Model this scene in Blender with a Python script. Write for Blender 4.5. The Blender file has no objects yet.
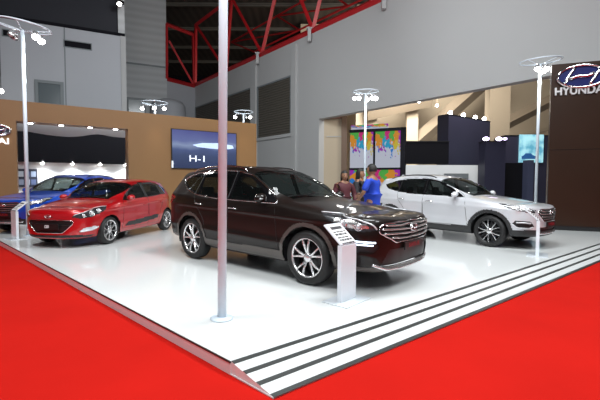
import bpy, bmesh, math, random
import numpy as np
from mathutils import Vector, Matrix
random.seed(7); rng = np.random.RandomState(3)
PI = math.pi
sc = bpy.context.scene
col = sc.collection
# ------------------------------------------------------------------ camera
F, PIT, ROL, EYE = 385.0, .047, .004, 1.53
STAGE = .11
cam = bpy.data.objects.new('camera', bpy.data.cameras.new('camera'))
col.objects.link(cam)
cam.matrix_world = Matrix.Translation((0, 0, EYE)) @ Matrix.Rotation(PI / 2 - PIT, 4, 'X') @ Matrix.Rotation(ROL, 4, 'Z')
cam.data.sensor_width = 36; cam.data.lens = F / 600 * 36
cam.data.clip_start = .05; cam.data.clip_end = 300
sc.camera = cam
# ------------------------------------------------------------------ world, lights, exposure
w = bpy.data.worlds.new('world'); sc.world = w; w.use_nodes = True
w.node_tree.nodes['Background'].inputs[0].default_value = (.80, .86, 1, 1)
w.node_tree.nodes['Background'].inputs[1].default_value = .14
sc.view_settings.view_transform = 'Standard'; sc.view_settings.look = 'None'
sc.view_settings.gamma = 1; sc.view_settings.use_curve_mapping = False
sc.view_settings.exposure = -.22
def area(name, loc, size, power, color=(.93, .98, 1), tgt=None, sy=None):
    l = bpy.data.lights.new(name, 'AREA'); l.size = size; l.energy = power; l.color = color
    l.shape = 'RECTANGLE'; l.size_y = sy or size
    o = bpy.data.objects.new(name, l); col.objects.link(o); o.location = loc
    if tgt is not None:
        o.rotation_euler = (Vector(tgt) - Vector(loc)).to_track_quat('-Z', 'Y').to_euler()
    return o
# high bay lights of the hall, under the roof and above the frame; the last two are added fills
area('hall_bay_and_fill', (-5, 3, 11), 3.0, 800, tgt=(-4, 8, 0))
area('hall_bay_and_fill', (2, 6, 10), 3.0, 860, tgt=(2, 8, 0))
area('hall_bay_and_fill', (1, -3, 9), 3.5, 800, tgt=(0, 4, 0))
area('hall_bay_and_fill', (7, 3, 11), 3.0, 700, tgt=(6, 9, 0))
area('hall_bay_and_fill', (-4, 15, 11.5), 3.0, 1500, tgt=(-14, 26, 7))
area('hall_bay_and_fill', (2, 13, 11), 3.0, 620, tgt=(6, 24, 7))
area('hall_bay_and_fill', (9, 33, 12), 5.0, 5200, (1, .95, .86), tgt=(12, 46, 4))  # added fill behind the lintel, brightens the far beige wall
area('hall_bay_and_fill', (11.5, 22, 11), 3.0, 1500, (1, .95, .86), tgt=(10, 32, 3))  # added fill, lifts the front of the beige column

# ------------------------------------------------------------------ helpers
def ray(px, py):
    c, s = math.cos(ROL), math.sin(ROL); X, Y = px - 300, py - 200
    X, Y = c * X + s * Y, -s * X + c * Y
    cp, sp = math.cos(PIT), math.sin(PIT); u = -Y / F
    return Vector((X / F, cp + sp * u, -sp + cp * u))
def AT(px, py, Y):
    v = ray(px, py); t = Y / v.y
    return Vector((v.x * t, Y, EYE + v.z * t))
class Wall:                                   # a vertical plane: p + t*d
    def __init__(s, p, q):
        s.p = Vector(p); s.d = (Vector(q) - s.p).normalized(); s.n = Vector((s.d.y, -s.d.x))
        if s.n.y > 0: s.n = -s.n              # faces the camera side
    def hit(s, px, py):                       # -> (t, z)
        v = ray(px, py); den = v.x * s.n.x + v.y * s.n.y
        k = (s.p.x * s.n.x + s.p.y * s.n.y) / den
        P = Vector((v.x * k, v.y * k)); return ((P - s.p).dot(s.d), EYE + v.z * k)
    def pt(s, t, z, off=0):
        q = s.p + s.d * t + s.n * off; return Vector((q.x, q.y, z))
def mat(name, color, rough=.5, metal=0, coat=0, emit=0, ecol=None, spec=.5, noise=None):
    m = bpy.data.materials.new(name); m.use_nodes = True; nt = m.node_tree
    b = nt.nodes['Principled BSDF']
    b.inputs['Base Color'].default_value = (*color, 1); b.inputs['Roughness'].default_value = rough
    b.inputs['Metallic'].default_value = metal; b.inputs['Coat Weight'].default_value = coat
    b.inputs['Coat Roughness'].default_value = .04; b.inputs['Specular IOR Level'].default_value = spec
    if emit:
        b.inputs['Emission Color'].default_value = (*(ecol or color), 1); b.inputs['Emission Strength'].default_value = emit
    if noise:                                  # (scale, amount, bump)
        sc_, am, bu = noise
        tc = nt.nodes.new('ShaderNodeTexCoord'); n = nt.nodes.new('ShaderNodeTexNoise')
        n.inputs['Scale'].default_value = sc_; n.inputs['Detail'].default_value = 6
        nt.links.new(tc.outputs['Object'], n.inputs['Vector'])
        mx = nt.nodes.new('ShaderNodeMix'); mx.data_type = 'RGBA'
        mx.inputs[6].default_value = (*[max(0, c * (1 - am)) for c in color], 1)
        mx.inputs[7].default_value = (*[min(1, c * (1 + am)) for c in color], 1)
        nt.links.new(n.outputs['Fac'], mx.inputs[0]); nt.links.new(mx.outputs[2], b.inputs['Base Color'])
        if bu:
            bp = nt.nodes.new('ShaderNodeBump'); bp.inputs['Strength'].default_value = bu; bp.inputs['Distance'].default_value = .02
            nt.links.new(n.outputs['Fac'], bp.inputs['Height']); nt.links.new(bp.outputs[0], b.inputs['Normal'])
    return m
def ribbed(name, color, freq, axis='Z', depth=.4, rough=.6, dark=.75):
    m = mat(name, color, rough); nt = m.node_tree; b = nt.nodes['Principled BSDF']
    tc = nt.nodes.new('ShaderNodeTexCoord'); wv = nt.nodes.new('ShaderNodeTexWave')
    wv.bands_direction = axis; wv.inputs['Scale'].default_value = freq
    nt.links.new(tc.outputs['Object'], wv.inputs['Vector'])
    bp = nt.nodes.new('ShaderNodeBump'); bp.inputs['Strength'].default_value = depth; bp.inputs['Distance'].default_value = .05
    nt.links.new(wv.outputs['Fac'], bp.inputs['Height']); nt.links.new(bp.outputs[0], b.inputs['Normal'])
    mx = nt.nodes.new('ShaderNodeMix'); mx.data_type = 'RGBA'
    mx.inputs[6].default_value = (*[c * dark for c in color], 1); mx.inputs[7].default_value = (*color, 1)
    nt.links.new(wv.outputs['Fac'], mx.inputs[0]); nt.links.new(mx.outputs[2], b.inputs['Base Color'])
    return m
def glass_mat(name, tint, alpha):
    m = bpy.data.materials.new(name); m.use_nodes = True; nt = m.node_tree; nt.nodes.clear()
    out = nt.nodes.new('ShaderNodeOutputMaterial'); tr = nt.nodes.new('ShaderNodeBsdfTransparent')
    tr.inputs[0].default_value = (*tint, 1)
    pb = nt.nodes.new('ShaderNodeBsdfPrincipled'); pb.inputs['Base Color'].default_value = (.01, .012, .012, 1)
    pb.inputs['Roughness'].default_value = .03; pb.inputs['Specular IOR Level'].default_value = .8
    mx = nt.nodes.new('ShaderNodeMixShader'); mx.inputs[0].default_value = alpha
    nt.links.new(tr.outputs[0], mx.inputs[1]); nt.links.new(pb.outputs[0], mx.inputs[2]); nt.links.new(mx.outputs[0], out.inputs[0])
    return m
M = dict(
    white=mat('white_gloss', (.78, .83, .88), .12, coat=.3, spec=.35),
    deck=mat('deck_white', (.76, .775, .77), .10, spec=.4, noise=(.6, .02, 0)),
    deckside=mat('deck_side', (.74, .72, .72), .3, noise=(2, .03, 0)),
    strip=mat('strip_black', (.035, .038, .036), .45, noise=(30, .3, .1)),
    carpet=mat('carpet_red', (.50, .011, .007), .95, spec=.05, noise=(1.3, .13, 0)),
    chrome=mat('chrome', (.82, .82, .83), .09, 1),
    alloy=mat('alloy', (.78, .78, .79), .22, .75),
    alloyd=mat('alloy_dark', (.03, .03, .032), .3, .4),
    rubber=mat('rubber', (.014, .014, .014), .6, noise=(40, .2, .1)),
    black=mat('black_plastic', (.012, .012, .013), .4),
    clad=mat('cladding', (.025, .025, .026), .5),
    gloss=mat('gloss_black', (.006, .006, .007), .06, coat=1),
    trim=mat('interior_dark', (.02, .019, .018), .7),
    seat=mat('seat_fabric', (.05, .045, .04), .8),
    lens=mat('lamp_lens', (.035, .036, .04), .15, 0, coat=.6),
    lensw=mat('lamp_reflector', (.70, .71, .74), .28, .35, coat=.4),
    satin=mat('satin_chrome', (.62, .61, .60), .26, .85),
    led=mat('led', (.7, .8, 1), .2, emit=3.5, ecol=(.75, .85, 1)),
    redl=mat('tail_red', (.45, .01, .01), .1, coat=1),
    plate=mat('plate_black', (.012, .010, .010), .35),
    redtxt=mat('red_text', (.28, .008, .015), .4),
    wtxt=mat('white_text', (.8, .8, .82), .4),
    brown=mat('booth_brown', (.25, .128, .045), .55, noise=(.7, .05, 0)),
    brownd=mat('booth_dark_brown', (.030, .015, .009), .3, spec=.3, noise=(2, .15, 0)),
    wall=mat('hall_wall', (.42, .43, .46), .8, noise=(.25, .06, 0)),
    wallw=mat('hall_wall_light', (.43, .43, .43), .8, noise=(.2, .05, 0)),
    wallb=ribbed('corrugated', (.48, .49, .50), .45, 'Z', .3, dark=.88),
    roof=ribbed('roof_sheet', (.055, .042, .034), .35, 'X', .4, dark=.55),
    red=mat('truss_red', (.42, .010, .014), .45),
    louv=ribbed('louver', (.105, .092, .075), 1.6, 'Z', .8, dark=.6),
    darkw=mat('dark_panel', (.006, .006, .009), .8, spec=.15),
    navy=mat('navy_panel', (.028, .028, .055), .45, noise=(1, .1, 0)),
    beige=mat('beige_wall', (.46, .38, .28), .8, noise=(.15, .1, 0)),
    beiged=mat('beige_beam', (.27, .215, .155), .8, noise=(.5, .1, 0)),
    slate=mat('slate_panel', (.030, .031, .038), .7, spec=.2),
    wbright=mat('booth_white', (.82, .84, .86), .5),
    fgrey=mat('frame_grey', (.18, .2, .21), .5),
    wglass=mat('window_grey_glass', (.10, .12, .13), .2),
    bulb=mat('bulb', (1, 1, 1), .3, emit=30, ecol=(1, .97, .92)),
    pole=mat('pole_white', (.66, .74, .82), .5),
    paper=mat('paper', (.85, .85, .85), .6),
    inkk=mat('ink', (.05, .05, .055), .6),
)
def link(name, me, m=None, parent=None):
    o = bpy.data.objects.new(name, me); col.objects.link(o)
    if m is not None: me.materials.append(m)
    if parent is not None: o.parent = parent
    return o
def thing(name, label, cat, loc=(0, 0, 0), rz=0, group=None):
    o = bpy.data.objects.new(name, None); col.objects.link(o); o.location = loc; o.rotation_euler = (0, 0, rz)
    o.empty_display_size = .1
    return tag(o, label, cat, group)
def tag(o, label, cat, group=None):
    o['label'] = label; o['category'] = cat
    if group: o['group'] = group
    return o
def struct(o): o['kind'] = 'structure'; return o
class MB:
    def __init__(s): s.bm = bmesh.new()
    def mesh(s, smooth=False, name='mesh'):
        me = bpy.data.meshes.new(name); s.bm.normal_update(); s.bm.to_mesh(me); s.bm.free()
        if smooth: me.shade_smooth()
        return me
    def obj(s, name, m, parent=None, smooth=False): return link(name, s.mesh(smooth, name), m, parent)
    def box(s, lo, hi, mtx=None, bev=0):
        r = bmesh.ops.create_cube(s.bm, size=1); vs = r['verts']
        sx, sy, sz = [hi[i] - lo[i] for i in range(3)]
        for v in vs:
            v.co = Vector((lo[0] + (v.co.x + .5) * sx, lo[1] + (v.co.y + .5) * sy, lo[2] + (v.co.z + .5) * sz))
        if bev:
            es = list({e for v in vs for e in v.link_edges})
            bmesh.ops.bevel(s.bm, geom=es, offset=bev, segments=3, affect='EDGES', profile=.5)
            vs = [v for v in s.bm.verts if v.index == -1 or True] if mtx is None else vs
        if mtx is not None and not bev:
            for v in vs: v.co = mtx @ v.co
        return s
    def xf(s, mtx):
        for v in s.bm.verts: v.co = mtx @ v.co
        return s
    def quadprism(s, pts, th):                # closed prism from polygon pts, extruded by vector th
        th = Vector(th)
        a = [s.bm.verts.new(Vector(p)) for p in pts]; b = [s.bm.verts.new(Vector(p) + th) for p in pts]
        n = len(pts)
        s.bm.faces.new(a); s.bm.faces.new(b[::-1])
        for i in range(n): s.bm.faces.new((a[(i + 1) % n], a[i], b[i], b[(i + 1) % n]))
        return s
    def tube(s, pts, r, seg=8, closed=False, flat=1.0):
        pts = [Vector(p) for p in pts]; n = len(pts); rings = []
        for i, p in enumerate(pts):
            if closed: d = pts[(i + 1) % n] - pts[i - 1]
            else: d = pts[min(i + 1, n - 1)] - pts[max(i - 1, 0)]
            if d.length < 1e-9: d = Vector((0, 0, 1))
            d.normalize(); up = Vector((0, 0, 1)) if abs(d.z) < .95 else Vector((1, 0, 0))
            a = d.cross(up).normalized(); b = d.cross(a).normalized()
            rr = r[i] if isinstance(r, (list, tuple)) else r
            rings.append([s.bm.verts.new(p + a * math.cos(t) * rr + b * math.sin(t) * rr * flat)
                          for t in [2 * PI * k / seg for k in range(seg)]])
        for i in range(n if closed else n - 1):
            A, B = rings[i], rings[(i + 1) % n]
            for k in range(seg): s.bm.faces.new((A[k], A[(k + 1) % seg], B[(k + 1) % seg], B[k]))
        if not closed:
            s.bm.faces.new(rings[0][::-1]); s.bm.faces.new(rings[-1])
        return s
    def lathe(s, prof, seg=32, axis='Z', cap=False):     # prof: (r, h)
        rings = []
        for r, h in prof:
            ring = []
            for k in range(seg):
                t = 2 * PI * k / seg; c, q = math.cos(t) * r, math.sin(t) * r
                ring.append(s.bm.verts.new({'Z': (c, q, h), 'Y': (c, h, q), 'X': (h, c, q)}[axis]))
            rings.append(ring)
        for A, B in zip(rings, rings[1:]):
            for k in range(seg): s.bm.faces.new((A[k], A[(k + 1) % seg], B[(k + 1) % seg], B[k]))
        if cap:
            s.bm.faces.new(rings[0][::-1]); s.bm.faces.new(rings[-1])
        return s
    def ball(s, c, r, seg=16, sc3=(1, 1, 1)):
        ret = bmesh.ops.create_uvsphere(s.bm, u_segments=seg, v_segments=max(6, seg // 2), radius=1)
        for v in ret['verts']: v.co = Vector((c[0] + v.co.x * r * sc3[0], c[1] + v.co.y * r * sc3[1], c[2] + v.co.z * r * sc3[2]))
        return s
def text_obj(name, body, size, m, mtx, parent=None, depth=.004, align='CENTER', sx=1, bold=0):
    cu = bpy.data.curves.new(name, 'FONT'); cu.body = body; cu.size = size; cu.extrude = depth; cu.align_x = align
    cu.align_y = 'CENTER'; cu.offset = bold
    t = bpy.data.objects.new(name, cu); col.objects.link(t); bpy.context.view_layer.update()
    me = bpy.data.meshes.new_from_object(t.evaluated_get(bpy.context.evaluated_depsgraph_get()))
    bpy.data.objects.remove(t)
    me.transform(mtx @ Matrix.Diagonal((sx, 1, 1, 1))); me.materials.clear()
    return link(name, me, m, parent)
def frame_mtx(o, xdir, ydir):                  # local x,y -> given dirs, z -> normal
    x = Vector(xdir).normalized(); z = x.cross(Vector(ydir)).normalized(); y = z.cross(x)
    m = Matrix((x, y, z)).transposed().to_4x4(); m.translation = Vector(o); return m

# ------------------------------------------------------------------ floor and display platform
mb = MB(); mb.box((-60, -14, -.1), (60, 15.5, 0)); struct(mb.obj('floor', M['carpet']))
struct(MB().box((-60, 15.5, -.1), (60, 75, 0)).obj('floor_hall', mat('hall_floor', (.30, .30, .30), .4, noise=(1, .1, 0))))
C = Vector((-.54, 2.98)); th = .6704
a = Vector((math.cos(th), math.sin(th))); thb = th + PI / 2 + .153; b = Vector((math.cos(thb), math.sin(thb)))
plat = thing('display_platform', 'low white glossy show platform with striped ramp along its front edge', 'platform', (C.x, C.y, 0))
def L3(v, z): return Vector((v.x - C.x, v.y - C.y, z))
RW = .485
Fc = C - b * RW / abs(b.dot(Vector((a.y, -a.x)))) * 1.0
ln, lb = 15.0, 14.5
BWp, BWd = Vector((-9.60, 12.30)), Vector((3.17, 2.10)).normalized(); BWn = Vector((BWd.y, -BWd.x))
def isect(p, d, q, e):
    den = d.x * e.y - d.y * e.x; return p + d * (((q - p).x * e.y - (q - p).y * e.x) / den)
Q3 = isect(C, b, BWp + BWn * .06, BWd); lb = (Q3 - C).length; Q2 = BWp + BWn * .06 + BWd * 9.1
Cr = C + a * ln; Fr = Fc + a * ln
MB().quadprism([L3(C, .001), L3(Cr, .001), L3(Vector((11.5, 13.4)), .001), L3(Q2, .001), L3(Q3, .001)], (0, 0, STAGE - .001)).obj('deck', M['deck'], plat)
# ramp: wedge
mb = MB(); V = [mb.bm.verts.new(p) for p in (L3(C, .001), L3(C, STAGE), L3(Fc, .012), L3(Fc, .001), L3(Cr, .001), L3(Cr, STAGE), L3(Fr, .012), L3(Fr, .001))]
for f in ((0, 1, 2, 3), (7, 6, 5, 4), (1, 5, 6, 2), (0, 3, 7, 4), (3, 2, 6, 7), (0, 4, 5, 1)): mb.bm.faces.new([V[i] for i in f])
mb.obj('ramp', M['deck'], plat)
for t0 in (.0, .30, .615, .93):
    t1 = t0 + .085
    def R(t, end): return L3((C if not end else Cr) * (1 - t) + (Fc if not end else Fr) * t, STAGE * (1 - t) + .012 * t + .0015)
    MB().quadprism([R(t0, 0), R(t1, 0), R(t1, 1), R(t0, 1)], (0, 0, .003)).obj('grip_strip', M['strip'], plat)
# side fascia of the platform and its dark top trim
n_l = Vector((-b.y, b.x)); n_l = -n_l if n_l.x > 0 else n_l
MB().quadprism([L3(C, .002), L3(C + b * lb, .002), L3(C + b * lb, STAGE - .012), L3(C, STAGE - .012)], (n_l.x * .006, n_l.y * .006, 0)).obj('side_panel', M['deckside'], plat)
MB().quadprism([L3(C, STAGE - .012), L3(C + b * lb, STAGE - .012), L3(C + b * lb, STAGE + .002), L3(C, STAGE + .002)], (n_l.x * .010, n_l.y * .010, 0)).obj('edge_trim', M['strip'], plat)
MB().quadprism([L3(C, .002), L3(C + n_l * .006, .002), L3(Fc + n_l * .006, .002), L3(Fc, .002)], (0, 0, .010)).obj('ramp_cheek', M['deckside'], plat)
# ------------------------------------------------------------------ cars
def pchip(x, y, xi):
    x = np.asarray(x, float); y = np.asarray(y, float); h = np.diff(x); d = np.diff(y) / h
    m = np.zeros_like(y)
    for i in range(1, len(x) - 1):
        if d[i - 1] * d[i] > 0:
            w1 = 2 * h[i] + h[i - 1]; w2 = h[i] + 2 * h[i - 1]; m[i] = (w1 + w2) / (w1 / d[i - 1] + w2 / d[i])
    m[0] = d[0]; m[-1] = d[-1]
    k = np.clip(np.searchsorted(x, xi) - 1, 0, len(h) - 1); t = (xi - x[k]) / h[k]
    return ((2*t**3 - 3*t**2 + 1) * y[k] + (t**3 - 2*t**2 + t) * h[k] * m[k] + (-2*t**3 + 3*t**2) * y[k+1] + (t**3 - t**2) * h[k] * m[k+1])
def catmull(x, y, xi):
    x = np.asarray(x, float); y = np.asarray(y, float); m = np.gradient(y, x); h = np.diff(x)
    k = np.clip(np.searchsorted(x, xi) - 1, 0, len(h) - 1); t = (xi - x[k]) / h[k]
    return ((2*t**3 - 3*t**2 + 1) * y[k] + (t**3 - 2*t**2 + t) * h[k] * m[k] + (-2*t**3 + 3*t**2) * y[k+1] + (t**3 - t**2) * h[k] * m[k+1])
def bspline_basis(n, t):
    p = 3; kn = np.concatenate([np.zeros(p), np.arange(n - p + 1), np.full(p, n - p)]).astype(float)
    t = np.clip(t, 0, n - p - 1e-9); N = np.zeros((len(kn) - 1, len(t)))
    for i in range(len(kn) - 1): N[i] = (t >= kn[i]) & (t < kn[i + 1])
    for q in range(1, p + 1):
        for i in range(len(kn) - q - 1):
            A = (t - kn[i]) / (kn[i+q] - kn[i]) * N[i] if kn[i+q] > kn[i] else 0
            B_ = (kn[i+q+1] - t) / (kn[i+q+1] - kn[i+1]) * N[i+1] if kn[i+q+1] > kn[i+1] else 0
            N[i] = A + B_
    return N[:n].T                                # len(t) x n
def inpoly(x, y, poly):
    r = np.zeros(x.shape, bool); n = len(poly)
    for i in range(n):
        x1, y1 = poly[i]; x2, y2 = poly[(i + 1) % n]
        if y1 == y2: continue
        r ^= ((y1 > y) != (y2 > y)) & (x < (x2 - x1) * (y - y1) / (y2 - y1) + x1)
    return r
class Body:
    """half body surface swept round the plan outline from front centre to rear centre"""
    def __init__(s, S, NU, NV):
        K = S['keys']; px = [k[0] for k in K]; wd = [k[1] for k in K]
        arc = np.concatenate([[0], np.cumsum(np.hypot(np.diff(px), np.diff(wd)))])
        dense = np.linspace(0, arc[-1], 4000)
        dx, dw = catmull(arc, px, dense), np.maximum(catmull(arc, wd, dense), 0)
        da = np.concatenate([[0], np.cumsum(np.hypot(np.diff(dx), np.diff(dw)))])
        u = np.linspace(0, da[-1], NU); U = np.interp(u, da, dense)
        PX = np.interp(U, dense, dx); W = np.interp(U, dense, dw); W[0] = W[-1] = 0
        front = U < arc[-1] * .5
        def fn(name):
            xs, ys = zip(*S[name]); xs = np.array(xs)[::-1]; ys = np.array(ys)[::-1]
            return pchip(xs, ys, np.clip(QX, xs[0], xs[-1]))
        QX = np.clip(PX, S['qr'], S['qf'])
        T = fn('T'); Bf = fn('B'); zb = fn('zb'); re = fn('re'); cx = fn('cx')
        # over the nose / tail fans the belt height follows the arc
        if 'noseB' in S:
            aa, bb = zip(*S['noseB']); msk = U <= aa[-1]; Bf[msk] = pchip(aa, bb, U[msk])
        g = np.clip((T - Bf - .10) / .22, 0, 1); g = g * g * (3 - 2 * g)
        h = T - Bf; e = re
        z3 = zb + .45 * (Bf - zb); sp = S.get('shoulder', .0)
        fr = np.clip((PX - S['qf']) / .3, 0, 1); bk = np.clip((S['qr'] - PX) / .2, 0, 1)
        one = np.ones_like(T)
        lr = [.80, .95, .99, 1.0, .995, .985, .955]
        r = [.82*one, .95*one, one*(.985 - .0*fr), one, one * .997, one * .985, one * (.95 + .01*g)]
        z = [zb, zb + .0, zb + .10, z3, Bf - .17, Bf - .055, Bf]
        cab = [(.925 * one, Bf + .045), (.925 * .45 + e * .55, Bf + h * .52), (e + .035, T - .10 * np.clip(h / .4, 0, 1) - .0), (e - .05, T - .02), (.33 * one, T - 0), (0 * one, T)]
        hood = [(.90 * one, Bf + .28 * h), (.80 * one, Bf + .52 * h), (.64 * one, Bf + .74 * h), (.44 * one, Bf + .89 * h), (.2 * one, Bf + .98 * h), (0 * one, T)]
        for (cr, cz), (hr, hz) in zip(cab, hood): r.append(cr * g + hr * (1 - g)); z.append(cz * g + hz * (1 - g))
        Rr = np.array(r); Zz = np.array(z)          # 13 x NU
        tt = np.linspace(0, 10, 600); Bs = bspline_basis(13, tt)
        Rf = Bs @ Rr; Zf = Bs @ Zz                    # 600 x NU
        # resample v evenly on a reference section
        ref = NU // 2; L = np.concatenate([[0], np.cumsum(np.hypot(np.diff(Rf[:, ref] * .9), np.diff(Zf[:, ref])))])
        vi = np.interp(np.linspace(0, L[-1], NV), L, tt); Bs = bspline_basis(13, vi)
        Rf = Bs @ Rr; Zf = Bs @ Zz
        X = QX + (PX - QX) * Rf + cx * (1 - np.clip(Rf, 0, 1) ** 2) * g
        Y = W * Rf
        # flank tuck-in: sides narrow slightly towards the sill, crease
        Y = Y - np.clip((.55 - Zf) / .35, 0, 1) ** 2 * .035 * (Rf > .5) * np.clip(W / .5, 0, 1)
        for (z0, wdt, amp) in S.get('crease', []):
            Y = Y + amp * np.exp(-((Zf - z0 - S.get('crease_slope', 0) * PX) / wdt) ** 2) * np.clip((W - .5) / .3, 0, 1) * (Rf > .9)
        s.X, s.Y, s.Z = X, Y, Zf; s.U = np.tile(u, (NV, 1)); s.T = np.tile(vi[:, None], (1, NU)); s.PX = np.tile(PX, (NV, 1)); s.LEN = u[-1]
        s.NU, s.NV = NU, NV
        def cen(A): return (A[:-1, :-1] + A[1:, :-1] + A[:-1, 1:] + A[1:, 1:]) / 4
        s.f = {k: cen(getattr(s, k)) for k in ('X', 'Y', 'Z', 'U', 'T', 'PX')}
        du = np.stack([np.gradient(A, axis=1) for A in (X, Y, Zf)], -1); dv = np.stack([np.gradient(A, axis=0) for A in (X, Y, Zf)], -1)
        n = np.cross(dv, du); l = np.linalg.norm(n, axis=-1, keepdims=True); n = n / np.maximum(l, 1e-9)
        mid = n[NV // 3, NU // 2]
        s.N = n if mid[1] > 0 else -n
        s.flip = mid[1] < 0
        s.taken = np.zeros((NV - 1, NU - 1), bool)
    def extract(s, name, mask, m, parent, off=0, side=0, take=True, thick=0):
        """side: +1 left half, -1 right half, 0 both halves in one mesh"""
        if side != 0 or take == 'peek': pass
        jj, ii = np.nonzero(mask)
        if len(jj) == 0: return None
        vid = np.full((s.NV, s.NU), -1); quads = np.stack([jj*s.NU+ii, jj*s.NU+ii+1, (jj+1)*s.NU+ii+1, (jj+1)*s.NU+ii], 1)
        used, inv = np.unique(quads, return_inverse=True); inv = inv.reshape(quads.shape)
        P = np.stack([A.ravel()[used] for A in (s.X, s.Y, s.Z)], 1) + s.N.reshape(-1, 3)[used] * off
        vs, fs = [], []
        base = 0
        for sd in ((1, -1) if side == 0 else (side,)):
            Q = P.copy(); Q[:, 1] *= sd
            vs.append(Q); fl = (sd == -1) ^ (not s.flip)
            fs.append((inv[:, ::-1] if fl else inv) + base); base += len(Q)
        V_ = np.concatenate(vs); Fa = np.concatenate(fs)
        me = bpy.data.meshes.new(name); me.vertices.add(len(V_)); me.vertices.foreach_set('co', V_.ravel().astype(np.float32))
        me.loops.add(Fa.size); me.loops.foreach_set('vertex_index', Fa.ravel().astype(np.int32))
        me.polygons.add(len(Fa)); me.polygons.foreach_set('loop_start', np.arange(0, Fa.size, 4, dtype=np.int32))
        me.polygons.foreach_set('loop_total', np.full(len(Fa), 4, np.int32)); me.update(calc_edges=True); me.validate()
        if side == 0:
            bm = bmesh.new(); bm.from_mesh(me); bmesh.ops.remove_doubles(bm, verts=[v for v in bm.verts if abs(v.co.y) < .004], dist=.0005); bm.to_mesh(me); bm.free()
        me.shade_smooth()
        o = link(name, me, m, parent)
        return o
    def region(s, mask, rest=True):
        mask = mask & ~s.taken; s.taken |= mask; return mask
    def snap_side(s, x, z, sd, off=0, tmax=8.4):
        D = (s.X - x) ** 2 + (s.Z - z) ** 2 + (s.T > tmax) * 9 + (s.T < .8) * .002
        k = np.argmin(D); k = np.unravel_index(k, D.shape); n = s.N[k]
        return Vector((x + n[0] * off, sd * (s.Y[k] + n[1] * off), z + n[2] * off))
    def snap_front(s, a_, z, off=0):               # signed arc
        D = (s.U - abs(a_)) ** 2 + (s.Z - z) ** 2 + (s.T > 8.4) * 9
        k = np.unravel_index(np.argmin(D), D.shape); n = s.N[k]; sg = 1 if a_ >= 0 else -1
        return Vector((s.X[k] + n[0] * off, sg * (s.Y[k] + n[1] * off), s.Z[k] + n[2] * off)), Vector((n[0], sg * n[1], n[2]))
def densify(p, step=.03, closed=False):
    out = []; n = len(p)
    for i in range(n if closed else n - 1):
        A, B_ = np.array(p[i], float), np.array(p[(i + 1) % n], float); k = max(1, int(np.hypot(*(B_ - A)) / step))
        for j in range(k): out.append(tuple(A + (B_ - A) * j / k))
    if not closed: out.append(tuple(p[-1]))
    return out
def smoothpts(P, it=2):
    P = [Vector(p) for p in P]
    for _ in range(it): P = [P[0]] + [(P[i-1] + P[i] * 2 + P[i+1]) / 4 for i in range(1, len(P) - 1)] + [P[-1]]
    return P
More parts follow.
